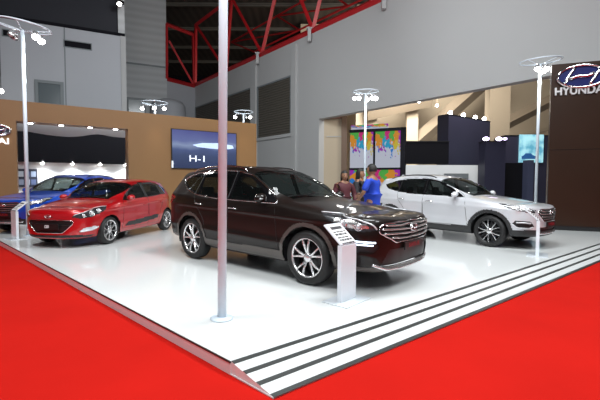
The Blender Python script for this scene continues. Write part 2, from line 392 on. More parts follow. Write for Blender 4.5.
def make_wheel(parent, R_, rim, width, style, sd):
    """wheel in local coords, centre at origin, outer face towards +Y * sd"""
    wroot = MB()
    hw = width / 2
    prof = [(rim, -hw * .82), (rim + .012, -hw * .95), ((R_ + rim) / 2, -hw), (R_ - .035, -hw * .93), (R_ - .008, -hw * .72), (R_, -hw * .4), (R_, 0),
            (R_, hw * .4), (R_ - .008, hw * .72), (R_ - .035, hw * .93), ((R_ + rim) / 2, hw), (rim + .012, hw * .95), (rim, hw * .82)]
    wh = wroot.lathe(prof, 56, 'Y').obj('wheel', M['rubber'], parent, True)
    # tread grooves
    for gy in (-.045, 0, .045):
        pass
    face = M['alloy']; dark = M['alloyd']
    mb = MB(); y0 = hw * .80 * sd
    mb.lathe([(rim + .004, y0), (rim - .004, y0 + .006 * sd), (rim - .014, y0 + .002 * sd), (rim - .020, y0 - .012 * sd)], 56, 'Y')
    mb.obj('rim', face if style != 'insert5' else dark, wh, True)
    MB().lathe([(rim - .019, y0 - .012 * sd), (rim - .03, y0 - .03 * sd), (rim - .04, -y0 * .6), (rim - .03, -y0)], 56, 'Y').obj('rim_barrel', dark, wh, True)
    MB().lathe([(.001, -.02 * sd), (rim - .035, -.02 * sd), (rim - .03, -.05 * sd)], 40, 'Y').obj('brake_disc', M['alloyd'], wh, True)
    def arm(mb, ang, w0, w1, r0, r1, tw=0, yo=0, th_=.022):
        # tapered spoke from r0 to r1
        pts = []
        for k in range(7):
            t = k / 6; r = r0 + (r1 - r0) * t; wd = w0 + (w1 - w0) * t; aa_ = ang + tw * t
            bow = math.sin(t * PI) * .012
            yy = (y0 - (.028 - .018 * t - bow) * sd + yo * sd)
            c_, s_ = math.cos(aa_), math.sin(aa_); ux, uz = c_, s_; vx, vz = -s_, c_
            pts.append([(ux*r + vx*wd*q, yy + e, uz*r + vz*wd*q) for q, e in ((-.5, -.006*sd), (-.28, .006*sd), (.28, .006*sd), (.5, -.006*sd), (.4, -th_*sd), (-.4, -th_*sd))])
        V_ = [[mb.bm.verts.new(p) for p in ring] for ring in pts]
        for A, B_ in zip(V_, V_[1:]):
            for k in range(6): mb.bm.faces.new((A[k], A[(k+1) % 6], B_[(k+1) % 6], B_[k]))
        mb.bm.faces.new(V_[0]); mb.bm.faces.new(V_[-1][::-1])
    rr = rim - .012
    if style == 'double5':
        for k in range(5):
            a0 = 2 * PI * k / 5 + PI / 2 + .1
            mb = MB(); arm(mb, a0 - .13, .034, .026, .05, rr, -.13); arm(mb, a0 + .13, .034, .026, .05, rr, .13); mb.obj('spoke', face, wh)
    elif style == 'split8':
        for k in range(8):
            a0 = 2 * PI * k / 8 + .2
            mb = MB(); arm(mb, a0, .020, .016, .045, rr * .62); arm(mb, a0, .014, .012, rr * .60, rr, .17); arm(mb, a0, .014, .012, rr * .60, rr, -.17); mb.obj('spoke', face, wh)
    else:                                      # double5 with black insert
        for k in range(5):
            a0 = 2 * PI * k / 5 + PI / 2 + .35
            mb = MB(); arm(mb, a0 - .12, .024, .018, .045, rr, -.16); arm(mb, a0 + .12, .024, .018, .045, rr, .16); mb.obj('spoke', face, wh)
            mb = MB(); arm(mb, a0 + PI / 5, .04, .05, .045, rr, 0, -.025); mb.obj('spoke_insert', dark, wh)
    MB().lathe([(.001, y0 + .004 * sd), (.03, y0 + .003 * sd), (.055, y0 - .004 * sd), (.062, y0 - .012 * sd), (.065, y0 - .045 * sd)], 24, 'Y').obj('hub_cap', face, wh, True)
    return wh
def emblem(parent, o, n, wdt, m=None, name='badge', back=None, th_=None):
    """oval ring with slanted H, placed at o facing n"""
    m = m or M['chrome']; n = Vector(n).normalized(); x = Vector((0, 0, 1)).cross(n).normalized(); y = n.cross(x)
    h = wdt * .52; t = th_ or wdt * .055; mb = MB()
    def P(u, v, d=0): return Vector(o) + x * u * wdt / 2 + y * v * h / 2 + n * d
    mb.tube([P(math.cos(q), math.sin(q)) for q in [2*PI*k/36 for k in range(36)]], t, 8, True)
    # slanted curved H: two uprights and a sweeping bar
    for sg in (-1, 1):
        pts = []
        for k in range(9):
            q = -1 + 2 * k / 8
            pts.append(P(sg * (.50 - .0 * q) + .20 * q + .05 * sg * math.cos(q * 1.5) - .0, q * .80 * (.98)))
        mb.tube(pts, [t * (1.3 if sg * q_ > 0 else 1.0) for q_ in range(-4, 5)], 8)
    pts = [P(-.48 + .96 * k / 8, -.22 + .44 * k / 8 + .10 * math.sin(k / 8 * 2 * PI)) for k in range(9)]
    mb.tube(pts, t * 1.2, 8)
    e = mb.obj(name, m, parent, True)
    if back:
        mb = MB(); vs = [mb.bm.verts.new(P(math.cos(q) * .98, math.sin(q) * .98, -t * .6)) for q in [2*PI*k/36 for k in range(36)]]
        mb.bm.faces.new(vs); r = bmesh.ops.extrude_face_region(mb.bm, geom=mb.bm.faces[:])
        for v in [g for g in r['geom'] if isinstance(g, bmesh.types.BMVert)]: v.co -= n * t * .5
        bmesh.ops.recalc_face_normals(mb.bm, faces=mb.bm.faces)
        mb.obj(name + '_field', back, e)
    return e
def build_car(S, label, cat, loc, rz, paint, NU=400, NV=120, name='car', scale=1):
    root = thing(name, label, cat, loc, rz)
    root.scale = (scale,) * 3
    B = Body(S, NU, NV); f = B.f; wb = S['wb']; R_ = S['tire']; ac = S['tire'] + S.get('archgap', .055)
    X, Y, Z, T, U, PX = (f[k] for k in ('X', 'Y', 'Z', 'T', 'U', 'PX'))
    zc = R_
    # wheel openings
    hole = np.zeros_like(B.taken)
    for wx in (0, -wb): hole |= ((X - wx) ** 2 + (Z - zc) ** 2 < ac ** 2) & (T < 5.5) & (Y > .45)
    B.taken |= hole
    cl = S.get('clad', 0); cm = S.get('cladmat', M['clad'])
    # glazing
    def both(nm, mask, m, off=0):
        return [B.extract(nm, mask, m, root, off, sd) for sd in (1, -1)]
    side = (T > 5.2) & (T < 8.6)
    for poly in S['windows']: both('side_window', B.region(inpoly(X, Z, poly) & side & (Y > .2)), S['glass'], -.004)
    both('pillar_trim', B.region(inpoly(X, Z, S['dlo']) & side & (Y > .2)), M['gloss'], -.002)
    c0, c1 = S['screen']
    wind = (T > 8.05) & (PX < c0) & (PX > c1)
    B.extract('windscreen', B.region(wind), S['glass_front'], root, -.004)
    fromrear = B.LEN - U
    B.extract('rear_window', B.region((fromrear < S['rearglass'][0]) & (Z > S['rearglass'][1]) & (Z < S['rearglass'][2]) & (T < 8.6)), S['glass'], root, -.004)
    if 'sunroof' in S:
        s0, s1 = S['sunroof']; B.extract('sunroof', B.region((T > 8.7) & (PX < s0) & (PX > s1)), M['gloss'], root, .001)
    # front features in (arc, z)
    for nm, poly, m, off, sides in S['front']:
        mk = B.region(inpoly(U, Z, poly) & (T < 8))
        if sides: both(nm, mk, m, off)
        else: B.extract(nm, mk, m, root, off)
    for nm, poly, m, off in S.get('rear', []):
        both(nm, B.region(inpoly(fromrear, Z, poly) & (T < 7.5)), m, off)
    # cladding
    if cl:
        for wx in (0, -wb): both('wheel_arch_trim', B.region(((X - wx) ** 2 + (Z - zc) ** 2 < (ac + cl) ** 2) & (T < 5.5) & (Y > .45)), cm, .008)
        both('sill_trim', B.region((Z < S['sillz']) & (X < 0) & (X > -wb) & (T < 6)), cm, .008)
        B.extract('lower_bumper', B.region((Z < S['bumpz']) & (T < 6) & (X > -.1)), S.get('lipmat', cm), root, .004)
        B.extract('lower_bumper', B.region((Z < S['bumpz'] + .08) & (T < 6) & (X < -wb)), cm, root, .004)
    if S.get('body_mould'): both('side_moulding', B.region(inpoly(X, Z, S['body_mould']) & (T < 6)), M['clad'], .010)
    # doors
    for i, poly in enumerate(S['doors']):
        both('front_door' if i == 0 else 'rear_door', B.region(inpoly(X, Z, poly) & (Y > .3) & (T < 8.6)), paint, .0015)
    B.extract('hood', B.region((PX > c0 + .02) & (T > 6.35)), paint, root, .001)
    B.extract('body_shell', ~B.taken, paint, root, 0)
    # seams
    def seam(nm, pts, m, r, closed=False, off=.001, sides=(1, -1), it=3):
        for sd in sides:
            P = smoothpts([B.snap_side(x, z, sd, off) for x, z in densify(pts, .03)], it)
            MB().tube(P, r, 6).obj(nm, m, root, True)
    for poly in S['doors']: seam('door_seam', list(poly) + [poly[0]], M['black'], .0045)
    if S.get('chromeline'):
        seam('window_trim', S['chromeline'], M['chrome'], .009, off=.004)
    for x, z in S['handles']:
        for sd in (1, -1):
            P = [B.snap_side(x + dx, z + .004 * math.sin((dx + .1) / .2 * PI), sd, .004 + .03 * math.sin(max(0, min(1, (dx + .1) / .2)) * PI) ** .5) for dx in np.linspace(-.1, .1, 9)]
            MB().tube(P, .014, 8, flat=.9).obj('door_handle', S['handlemat'] or paint, root, True)
    # mirrors
    mx_, mz = S['mirror']
    for sd in (1, -1):
        p = B.snap_side(mx_, mz, sd); mb = MB()
        r = bmesh.ops.create_uvsphere(mb.bm, u_segments=24, v_segments=14, radius=1)
        for v in mb.bm.verts:
            q = v.co.copy(); q.x = -abs(q.x) * .25 if q.x < 0 else q.x
            v.co = Vector((p.x + .01 + q.x * .10, p.y + sd * (.10 + q.y * .105 * (1 - .15 * q.x)), p.z + .055 + q.z * .068 + .01 * q.y * sd))
        mir = mb.obj('mirror', paint, root, True)
        MB().tube([p + Vector((.0, -sd * .02, .0)), p + Vector((0, sd * .05, .03)), p + Vector((0, sd * .08, .045))], [.03, .024, .022], 8).obj('mirror_arm', M['black'], mir, True)
        mb = MB(); mb.ball((p.x - .018, p.y + sd * .10, p.z + .055), 1, 16, (.006, .088, .055)); mb.obj('mirror_glass', M['chrome'], mir, True)
        mb = MB(); mb.ball((p.x + .085, p.y + sd * .13, p.z + .045), 1, 10, (.02, .06, .008)); mb.obj('indicator', M['lensw'], mir, True)
    # roof rails
    if 'rail' in S:
        x0, x1, up = S['rail']
        for sd in (1, -1):
            P = []
            for k in range(25):
                t = k / 24; x = x0 + (x1 - x0) * t
                D = (B.X - x) ** 2 + (B.T - 8.5) ** 2 * .2; kk = np.unravel_index(np.argmin(D), D.shape)
                P.append(Vector((x, sd * (B.Y[kk] - .02), B.Z[kk] + up * min(1, math.sin(t * PI) * 5))))
            MB().tube(smoothpts(P, 2), .014, 8).obj('roof_rail', S['railmat'], root, True)
    # front detail lines and lamps
    for nm, pts, m, r, off in S.get('lines', []):
        for grp in ((1, -1) if not S.get('one') and pts[0][0] > .02 else (0,)):
            if grp == 0:                        # symmetric across the centre
                pp = [(-a_, z) for a_, z in pts[::-1]] + [(a_, z) for a_, z in pts[1:]]
            else: pp = [(grp * a_, z) for a_, z in pts]
            P = smoothpts([B.snap_front(a_, z, off)[0] for a_, z in densify(pp, .025)], 2)
            MB().tube(P, r, 8).obj(nm, m, root, True)
    for nm, a_, z, r, m in S.get('bulbs', []):
        for sg in (1, -1):
            p, n = B.snap_front(sg * a_, z, .002)
            e = MB().ball(p, r, 16, (.7, 1, 1)).obj(nm, m, root, True)
            x_ = Vector((0, 0, 1)).cross(n).normalized(); y_ = n.cross(x_)
            MB().tube([p + (x_ * math.cos(q) + y_ * math.sin(q)) * r * 1.25 + n * .004 for q in [2*PI*k/20 for k in range(20)]], r * .18, 6, True).obj('lamp_ring', M['chrome'], e, True)
    ez = S['emblem']; p, n = B.snap_front(0, ez[0], ez[2] if len(ez) > 2 else .02); n = Vector((n.x, 0, n.z * .4))
    emblem(root, p, n, ez[1])
    # plate
    pz, pw, ph, ptxt, pm = S['plate']; p, n = B.snap_front(0, pz, .03); x0 = p.x
    pl = MB().box((x0 - .012, -pw / 2, pz - ph / 2), (x0 + .006, pw / 2, pz + ph / 2)).obj('number_plate', M['plate'], root)
    text_obj('plate_lettering', ptxt, ph * .72, pm, frame_mtx((x0 + .008, 0, pz), (0, 1, 0), (0, 0, 1)), pl, .001, bold=.002)
    # wipers
    for y0_, y1_ in ((.45, -.15), (-.08, -.62)):
        P = []
        for k in range(12):
            t = k / 11; y = y0_ + (y1_ - y0_) * t; pxx = c0 - .03 - .05 * t
            D = (B.PX - pxx) ** 2 + (B.Y - abs(y)) ** 2 * 1.0 + (B.T < 7.8) * 9
            kk = np.unravel_index(np.argmin(D), D.shape); nn = B.N[kk]; P.append(Vector((B.X[kk], y, B.Z[kk])) + Vector((nn[0], 0, nn[2])) * .018)
        MB().tube(smoothpts(P), .007, 6).obj('wiper', M['black'], root, True)
    # wheels and wells
    track = S['keys'][len(S['keys']) // 2][1]
    track = max(k[1] for k in S['keys']) - S['tw'] / 2 - .022
    for wx in (0, -wb):
        for sd in (1, -1):
            wh = make_wheel(root, R_, S['rim'], S['tw'], S['wheel'], sd); wh.location = (wx, sd * track, R_)
            mb = MB(); n_ = 18; aR = ac + .004
            for k in range(n_):
                t0, t1 = -.25 + (PI + .5) * k / n_, -.25 + (PI + .5) * (k + 1) / n_
                q = [(wx + aR * math.cos(t), zc + aR * math.sin(t)) for t in (t0, t1)]
                yo, yi = sd * (track + .085), sd * (track - .24)
                mb.bm.faces.new([mb.bm.verts.new(v) for v in ((q[0][0], yo, q[0][1]), (q[1][0], yo, q[1][1]), (q[1][0], yi, q[1][1]), (q[0][0], yi, q[0][1]))])
                mb.bm.faces.new([mb.bm.verts.new(v) for v in ((wx, yi, zc), (q[0][0], yi, q[0][1]), (q[1][0], yi, q[1][1]))])
            mb.obj('wheel_well', M['black'], root)
    # floor pan and cabin
    hw = track - .27
    mb = MB(); mb.box((-wb - .55, -hw, .24), (.45, hw, .34)); mb.box((-wb + ac + .03, -track - .02, .25), (-ac - .03, track + .02, .36)); mb.obj('floor_pan', M['black'], root)
    bz = S['beltz']
    mb = MB(); mb.box((c0 - .38, -.62, bz - .32), (c0 - .05, .62, bz - .02), bev=.05); dash = mb.obj('dashboard', M['trim'], root)
    for sx_ in (c0 - 1.15, c0 - 2.0):
        for sy in (.36, -.36):
            mb = MB(); mb.box((sx_ - .25, sy - .25, .42), (sx_ + .27, sy + .25, .60), bev=.05); st = mb.obj('seat', M['seat'], root, True)
            mb = MB(); mb.box((-.07, -.24, 0), (.07, .24, .58), bev=.05); mb.xf(Matrix.Translation((sx_ - .25, sy, .55)) @ Matrix.Rotation(-.28, 4, 'Y')); mb.obj('seat_back', M['seat'], st, True)
            mb = MB(); mb.box((-.05, -.13, 0), (.05, .13, .17), bev=.04); mb.xf(Matrix.Translation((sx_ - .42, sy, 1.12 if S['T'][0][1] else 1.1)) @ Matrix.Rotation(-.1, 4, 'Y')); mb.obj('headrest', M['seat'], st, True)
    mb = MB(); cx_, cz_ = c0 - .47, bz - .06
    mb.tube([Vector((cx_ + .05 * math.sin(q), S['wheel_side'] * .36 + .18 * math.cos(q), cz_ + .17 * math.sin(q))) for q in [2*PI*k/24 for k in range(24)]], .014, 8, True)
    mb.tube([(cx_, S['wheel_side'] * .36 - .17, cz_), (cx_ + .02, S['wheel_side'] * .36, cz_), (cx_, S['wheel_side'] * .36 + .17, cz_)], .018, 6)
    mb.tube([(cx_ + .01, S['wheel_side'] * .36, cz_), (cx_ + .15, S['wheel_side'] * .36, cz_ - .05)], .03, 6); mb.obj('steering_wheel', M['black'], root, True)
    for x_, y_, z_ in S.get('antenna', []):
        mb = MB(); mb.ball((x_, y_, z_), 1, 14, (.07, .02, .035)); mb.obj('antenna_fin', paint, root, True)
    return root, B
def paintm(name, c, metal=.35, rough=.28, coat=1, spec=.5): return mat(name, c, rough, metal, coat, spec=spec)
G_dark = glass_mat('glass_dark', (.40, .44, .43), .35); G_clear = glass_mat('glass_windscreen', (.50, .58, .56), .36)
SF = dict(
    wb=2.70, tire=.372, rim=.268, tw=.235, wheel='double5', archgap=.05, wheel_side=-1,
    keys=[(1.08, 0), (1.075, .28), (1.045, .54), (.95, .74), (.74, .85), (.42, .90), (.0, .93), (-.6, .94), (-1.5, .94), (-2.5, .94), (-3.0, .92), (-3.35, .875), (-3.58, .77), (-3.70, .5), (-3.735, .25), (-3.745, 0)],
    qf=.48, qr=-3.22,
    T=[(.48, .985), (.2, 1.05), (-.1, 1.105), (-.5, 1.155), (-.62, 1.20), (-.95, 1.395), (-1.3, 1.56), (-1.65, 1.645), (-2.1, 1.675), (-2.7, 1.655), (-3.22, 1.60)],
    B=[(.48, .955), (.2, .985), (-.2, 1.03), (-.6, 1.075), (-1.2, 1.075), (-2.2, 1.10), (-2.8, 1.14), (-3.22, 1.16)],
    noseB=[(0, .90), (.5, .92), (.95, .94), (1.1, .955)],
    zb=[(.48, .27), (0, .26), (-1.3, .27), (-2.7, .29), (-3.22, .34)],
    re=[(.48, .85), (-.5, .84), (-.8, .78), (-1.3, .70), (-1.8, .67), (-2.8, .65), (-3.22, .64)],
    cx=[(.48, 0), (-.45, .05), (-.7, .13), (-1.2, .12), (-1.7, .04), (-2.3, 0), (-3.22, -.03)],
    crease=[(.90, .035, .012), (.52, .05, .012)], crease_slope=-.03,
    dlo=[(-.60, 1.09), (-.92, 1.30), (-1.30, 1.485), (-1.65, 1.555), (-2.2, 1.575), (-2.8, 1.54), (-3.12, 1.47), (-3.20, 1.40), (-2.95, 1.27), (-2.55, 1.17), (-2.0, 1.125)],
    windows=[[(-.78, 1.12), (-1.02, 1.30), (-1.33, 1.455), (-1.63, 1.52), (-1.63, 1.13)], [(-1.74, 1.135), (-1.74, 1.53), (-2.2, 1.55), (-2.56, 1.53), (-2.46, 1.175), (-2.1, 1.14)],
             [(-2.56, 1.20), (-2.64, 1.52), (-2.85, 1.505), (-3.10, 1.44), (-3.15, 1.40), (-2.93, 1.295)]],
    chromeline=[(-.58, 1.085), (-.9, 1.305), (-1.29, 1.495), (-1.65, 1.565), (-2.2, 1.588), (-2.8, 1.552), (-3.14, 1.48), (-3.22, 1.40), (-2.96, 1.255), (-2.55, 1.155), (-2.0, 1.11), (-1.2, 1.09), (-.58, 1.08)],
    screen=(-.52, -1.36), rearglass=(.72, 1.14, 1.48), beltz=1.08, glass=G_dark, glass_front=G_clear,
    clad=.055, cladmat=mat('cladding_brown_grey', (.10, .088, .08), .35, .3), sillz=.42, bumpz=.34,
    hood=(5.2, .45, 1.36),
    front=[('grille', [(-.1, .64), (.42, .64), (.72, .775), (.70, .86), (.56, .885), (-.1, .885)], M['black'], -.025, False),
           ('headlight_reflector', [(.84, .825), (.86, .875), (1.02, .905), (1.30, .95), (1.32, .90), (1.12, .835), (.96, .812)], M['satin'], -.003, True),
           ('headlight', [(.75, .81), (.78, .865), (.98, .92), (1.36, .98), (1.54, .995), (1.38, .90), (1.14, .81), (.90, .785)], M['lens'], -.002, True),
           ('lower_intake', [(-.1, .36), (.70, .36), (.62, .46), (.55, .56), (-.1, .56)], M['black'], -.02, False),
           ('fog_lamp', [(.70, .60), (.78, .68), (1.10, .70), (1.14, .62), (1.0, .54), (.78, .54)], M['black'], -.01, True)],
    rear=[('tail_lamp', [(.55, .98), (.55, 1.10), (.95, 1.16), (1.18, 1.10), (.95, .98)], M['redl'], .004)],
    lines=[('grille_bar', [(0, .85), (.25, .85), (.62, .86)], M['satin'], .012, .012), ('grille_bar', [(0, .795), (.3, .795), (.68, .82)], M['satin'], .013, .012),
           ('grille_bar', [(0, .74), (.28, .74), (.64, .765)], M['satin'], .013, .012), ('grille_bar', [(0, .685), (.25, .685), (.52, .705)], M['satin'], .012, .012),
           ('grille_frame', [(0, .64), (.42, .64), (.72, .775), (.70, .862), (.56, .887), (0, .887)], M['chrome'], .009, .004),
           ('headlight_trim', [(.75, .815), (.78, .87), (.98, .926), (1.36, .985), (1.54, .998)], M['lensw'], .010, .004),
           ('led_strip', [(.76, .655), (.9, .665), (1.08, .67)], M['led'], .010, .006), ('led_strip', [(.78, .625), (.9, .63), (1.06, .635)], M['led'], .008, .006),
           ('skid_plate', [(0, .30), (.35, .30), (.6, .31), (.80, .38)], M['alloy'], .020, .006)],
    bulbs=[('headlight_bulb', 1.18, .875, .045, M['lensw']), ('headlight_bulb', .97, .85, .036, M['lensw'])],
    emblem=(.80, .18, .03), plate=(.575, .52, .10, 'SANTA FE', M['redtxt']),
    doors=[[(-.50, .43), (-.56, .9), (-.58, 1.08), (-.90, 1.32), (-1.30, 1.51), (-1.69, 1.585), (-1.69, 1.0), (-1.66, .43)], [(-1.69, .43), (-1.69, 1.585), (-2.3, 1.59), (-2.60, 1.57), (-2.62, 1.15), (-2.50, .98), (-2.28, .75), (-2.20, .43)]],
    handles=[(-1.50, .965), (-2.42, 1.0)], handlemat=M['chrome'], mirror=(-.82, 1.10), rail=(-1.5, -3.1, .05), railmat=M['chrome'],
    antenna=[(-3.1, 0, 1.64)],
)

I20 = dict(
    wb=2.57, tire=.312, rim=.232, tw=.195, wheel='split8', archgap=.035, wheel_side=-1,
    keys=[(.85, 0), (.835, .27), (.78, .51), (.65, .69), (.40, .79), (.1, .84), (-.6, .862), (-1.4, .866), (-2.2, .86), (-2.6, .83), (-2.88, .74), (-3.06, .52), (-3.14, .25), (-3.165, 0)],
    qf=.36, qr=-2.72,
    T=[(.36, .86), (.1, .93), (-.12, .975), (-.28, 1.005), (-.40, 1.055), (-.75, 1.24), (-1.15, 1.39), (-1.5, 1.465), (-1.9, 1.49), (-2.4, 1.465), (-2.72, 1.42)],
    B=[(.36, .80), (.1, .86), (-.4, .945), (-1.0, .96), (-1.8, .985), (-2.4, 1.03), (-2.72, 1.04)],
    noseB=[(0, .735), (.45, .75), (.8, .78), (1.0, .80)],
    zb=[(.36, .20), (0, .19), (-1.3, .19), (-2.57, .21), (-2.72, .26)],
    re=[(.36, .85), (-.4, .84), (-.7, .79), (-1.1, .73), (-1.6, .70), (-2.3, .68), (-2.72, .66)],
    cx=[(.36, 0), (-.35, .05), (-.55, .13), (-1.1, .12), (-1.6, .04), (-2.2, 0), (-2.72, -.02)],
    crease=[(.80, .03, .012), (.42, .05, .010)], crease_slope=-.045,
    dlo=[(-.50, .965), (-.80, 1.16), (-1.15, 1.32), (-1.5, 1.39), (-2.0, 1.395), (-2.45, 1.34), (-2.78, 1.22), (-2.55, 1.07), (-1.9, 1.02)],
    windows=[[(-.66, .985), (-.90, 1.17), (-1.18, 1.295), (-1.46, 1.35), (-1.50, 1.01)], [(-1.60, 1.015), (-1.57, 1.355), (-2.0, 1.36), (-2.28, 1.325), (-2.28, 1.06), (-1.95, 1.035)]],
    chromeline=None,
    screen=(-.31, -1.17), rearglass=(.62, 1.02, 1.30), beltz=.98, glass=G_dark, glass_front=G_clear,
    clad=0, sillz=.3, bumpz=.3, hood=(5.2, .45, 1.36),
    front=[('grille', [(-.1, .33), (.32, .33), (.52, .51), (.54, .575), (.47, .60), (-.1, .60)], M['black'], -.02, False),
           ('upper_grille', [(-.1, .655), (.1, .655), (.12, .675), (-.1, .675)], M['black'], -.008, False),
           ('headlight', [(.52, .665), (.56, .71), (.82, .78), (1.22, .855), (1.34, .86), (1.20, .75), (.92, .665), (.66, .635)], M['lens'], .002, True),
           ('fog_lamp', [(.66, .375), (.74, .43), (.98, .46), (1.04, .43), (.94, .375), (.74, .355)], M['lensw'], .002, True),
           ('lower_lip', [(-.1, .235), (.9, .235), (1.0, .27), (.6, .29), (-.1, .285)], M['black'], .002, False)],
    rear=[('tail_lamp', [(.55, .80), (.55, .95), (.85, 1.02), (1.05, .98), (.9, .80)], M['redl'], .004)],
    lines=[('grille_frame', [(0, .33), (.32, .33), (.52, .51), (.54, .575), (.47, .605), (0, .605)], M['chrome'], .007, .003),
           ('grille_bar', [(0, .35), (.36, .35)], M['gloss'], .007, .0), ('grille_bar', [(0, .50), (.50, .50)], M['gloss'], .007, .0),
           ('fog_lamp_trim', [(.66, .365), (.78, .37), (.95, .39), (1.04, .435)], M['lensw'], .016, .006),
           ('headlight_trim', [(.54, .70), (.82, .785), (1.22, .86), (1.34, .865)], M['lensw'], .007, .003)],
    bulbs=[('headlight_bulb', 1.08, .775, .040, M['lensw']), ('headlight_bulb', .90, .725, .045, M['lensw']), ('headlight_bulb', .74, .695, .028, M['lensw'])],
    emblem=(.675, .14, .018), plate=(.47, .52, .115, 'i20', M['wtxt']),
    doors=[[(-.42, .30), (-.48, .9), (-.50, .96), (-.82, 1.19), (-1.16, 1.34), (-1.54, 1.41), (-1.56, 1.0), (-1.53, .30)], [(-1.53, .30), (-1.55, 1.40), (-2.0, 1.41), (-2.36, 1.37), (-2.38, 1.05), (-2.30, .85), (-2.14, .62), (-2.06, .30)]],
    handles=[(-1.38, .83), (-2.22, .86)], handlemat=None, mirror=(-.68, .97), railmat=M['chrome'],
    antenna=[(-2.6, 0, 1.45)],
    body_mould=[(-.55, .36), (-.62, .44), (-1.9, .52), (-2.02, .50), (-1.98, .42), (-.9, .34)],
)
TU = dict(
    wb=2.67, tire=.352, rim=.262, tw=.225, wheel='insert5', archgap=.05, wheel_side=-1,
    keys=[(.90, 0), (.89, .22), (.86, .45), (.77, .65), (.58, .80), (.30, .88), (-.1, .915), (-.7, .92), (-1.5, .925), (-2.4, .92), (-2.9, .89), (-3.2, .82), (-3.40, .62), (-3.48, .35), (-3.50, 0)],
    qf=.42, qr=-3.0,
    T=[(.42, .97), (.15, 1.03), (-.15, 1.075), (-.48, 1.12), (-.6, 1.17), (-.95, 1.37), (-1.3, 1.53), (-1.65, 1.61), (-2.05, 1.635), (-2.6, 1.60), (-3.0, 1.545)],
    B=[(.42, .93), (.15, .97), (-.5, 1.05), (-1.2, 1.06), (-2.2, 1.09), (-2.7, 1.13), (-3.0, 1.15)],
    noseB=[(0, .875), (.5, .89), (.9, .915), (1.05, .93)],
    zb=[(.42, .27), (0, .26), (-1.3, .27), (-2.67, .28), (-3.0, .33)],
    re=[(.42, .85), (-.5, .84), (-.8, .78), (-1.3, .71), (-1.8, .68), (-2.6, .65), (-3.0, .64)],
    cx=[(.42, 0), (-.42, .05), (-.7, .13), (-1.2, .12), (-1.7, .04), (-2.3, 0), (-3.0, -.03)],
    crease=[(.86, .04, .014), (.50, .05, .012)], crease_slope=-.04,
    dlo=[(-.60, 1.075), (-.95, 1.29), (-1.3, 1.45), (-1.65, 1.515), (-2.1, 1.525), (-2.6, 1.47), (-3.0, 1.36), (-2.85, 1.25), (-2.4, 1.16), (-1.9, 1.11)],
    windows=[[(-.82, 1.10), (-1.05, 1.28), (-1.33, 1.42), (-1.60, 1.475), (-1.61, 1.11)], [(-1.72, 1.115), (-1.71, 1.49), (-2.1, 1.495), (-2.42, 1.45), (-2.40, 1.18), (-2.1, 1.145)],
             [(-2.48, 1.20), (-2.50, 1.45), (-2.7, 1.42), (-2.93, 1.355), (-2.8, 1.275)]],
    chromeline=None,
    screen=(-.50, -1.34), rearglass=(.70, 1.14, 1.42), beltz=1.06, glass=G_dark, glass_front=G_clear,
    clad=.075, sillz=.42, bumpz=.42, hood=(5.2, .45, 1.36),
    front=[('grille', [(-.1, .60), (.30, .60), (.50, .74), (.50, .83), (.42, .85), (-.1, .85)], M['black'], -.022, False),
           ('headlight_reflector', [(.62, .81), (.66, .85), (.84, .88), (1.08, .925), (1.06, .88), (.86, .83), (.70, .80)], M['satin'], -.003, True),
           ('headlight', [(.54, .79), (.58, .85), (.82, .90), (1.20, .965), (1.34, .97), (1.16, .89), (.90, .82), (.70, .785)], M['lens'], -.001, True),
           ('fog_lamp', [(.60, .50), (.68, .60), (.98, .62), (1.04, .55), (.94, .47), (.70, .45)], M['black'], -.008, True),
           ('lower_intake', [(-.1, .40), (.45, .40), (.5, .47), (-.1, .47)], M['black'], -.02, False)],
    rear=[('tail_lamp', [(.55, .95), (.55, 1.07), (.9, 1.12), (1.12, 1.06), (.9, .95)], M['redl'], .004)],
    lines=[('grille_bar', [(0, .81), (.25, .81), (.44, .82)], M['satin'], .012, .008), ('grille_bar', [(0, .75), (.3, .75), (.47, .77)], M['satin'], .010, .008), ('grille_bar', [(0, .69), (.28, .69), (.42, .70)], M['satin'], .010, .008), ('grille_bar', [(0, .64), (.3, .64)], M['satin'], .009, .008),
           ('grille_frame', [(0, .60), (.30, .60), (.50, .74), (.50, .835), (.42, .852), (0, .852)], M['chrome'], .009, .004),
           ('led_strip', [(.68, .57), (.8, .58), (.96, .585)], M['lensw'], .016, .008), ('fog_lamp_trim', [(.64, .49), (.72, .46), (.94, .475), (1.03, .54)], M['lensw'], .008, .004),
           ('headlight_trim', [(.56, .80), (.62, .855), (.85, .90), (1.2, .955)], M['lensw'], .008, -.002),
           ('skid_plate', [(0, .33), (.35, .33), (.55, .36)], M['alloy'], .020, .006)],
    bulbs=[('headlight_bulb', .93, .87, .036, M['lensw']), ('headlight_bulb', .72, .835, .030, M['lensw'])],
    emblem=(.775, .16, .028), plate=(.53, .48, .11, 'TUCSON', M['redtxt']),
    doors=[[(-.48, .43), (-.54, .9), (-.56, 1.06), (-.92, 1.31), (-1.3, 1.47), (-1.66, 1.54), (-1.66, 1.0), (-1.63, .43)], [(-1.66, .43), (-1.66, 1.54), (-2.2, 1.545), (-2.44, 1.50), (-2.46, 1.15), (-2.40, .95), (-2.22, .75), (-2.14, .43)]],
    handles=[(-1.47, .945), (-2.30, .975)], handlemat=M['chrome'], mirror=(-.80, 1.085), rail=(-1.45, -2.9, .04), railmat=M['clad'],
    antenna=[(-2.9, 0, 1.60)],
)

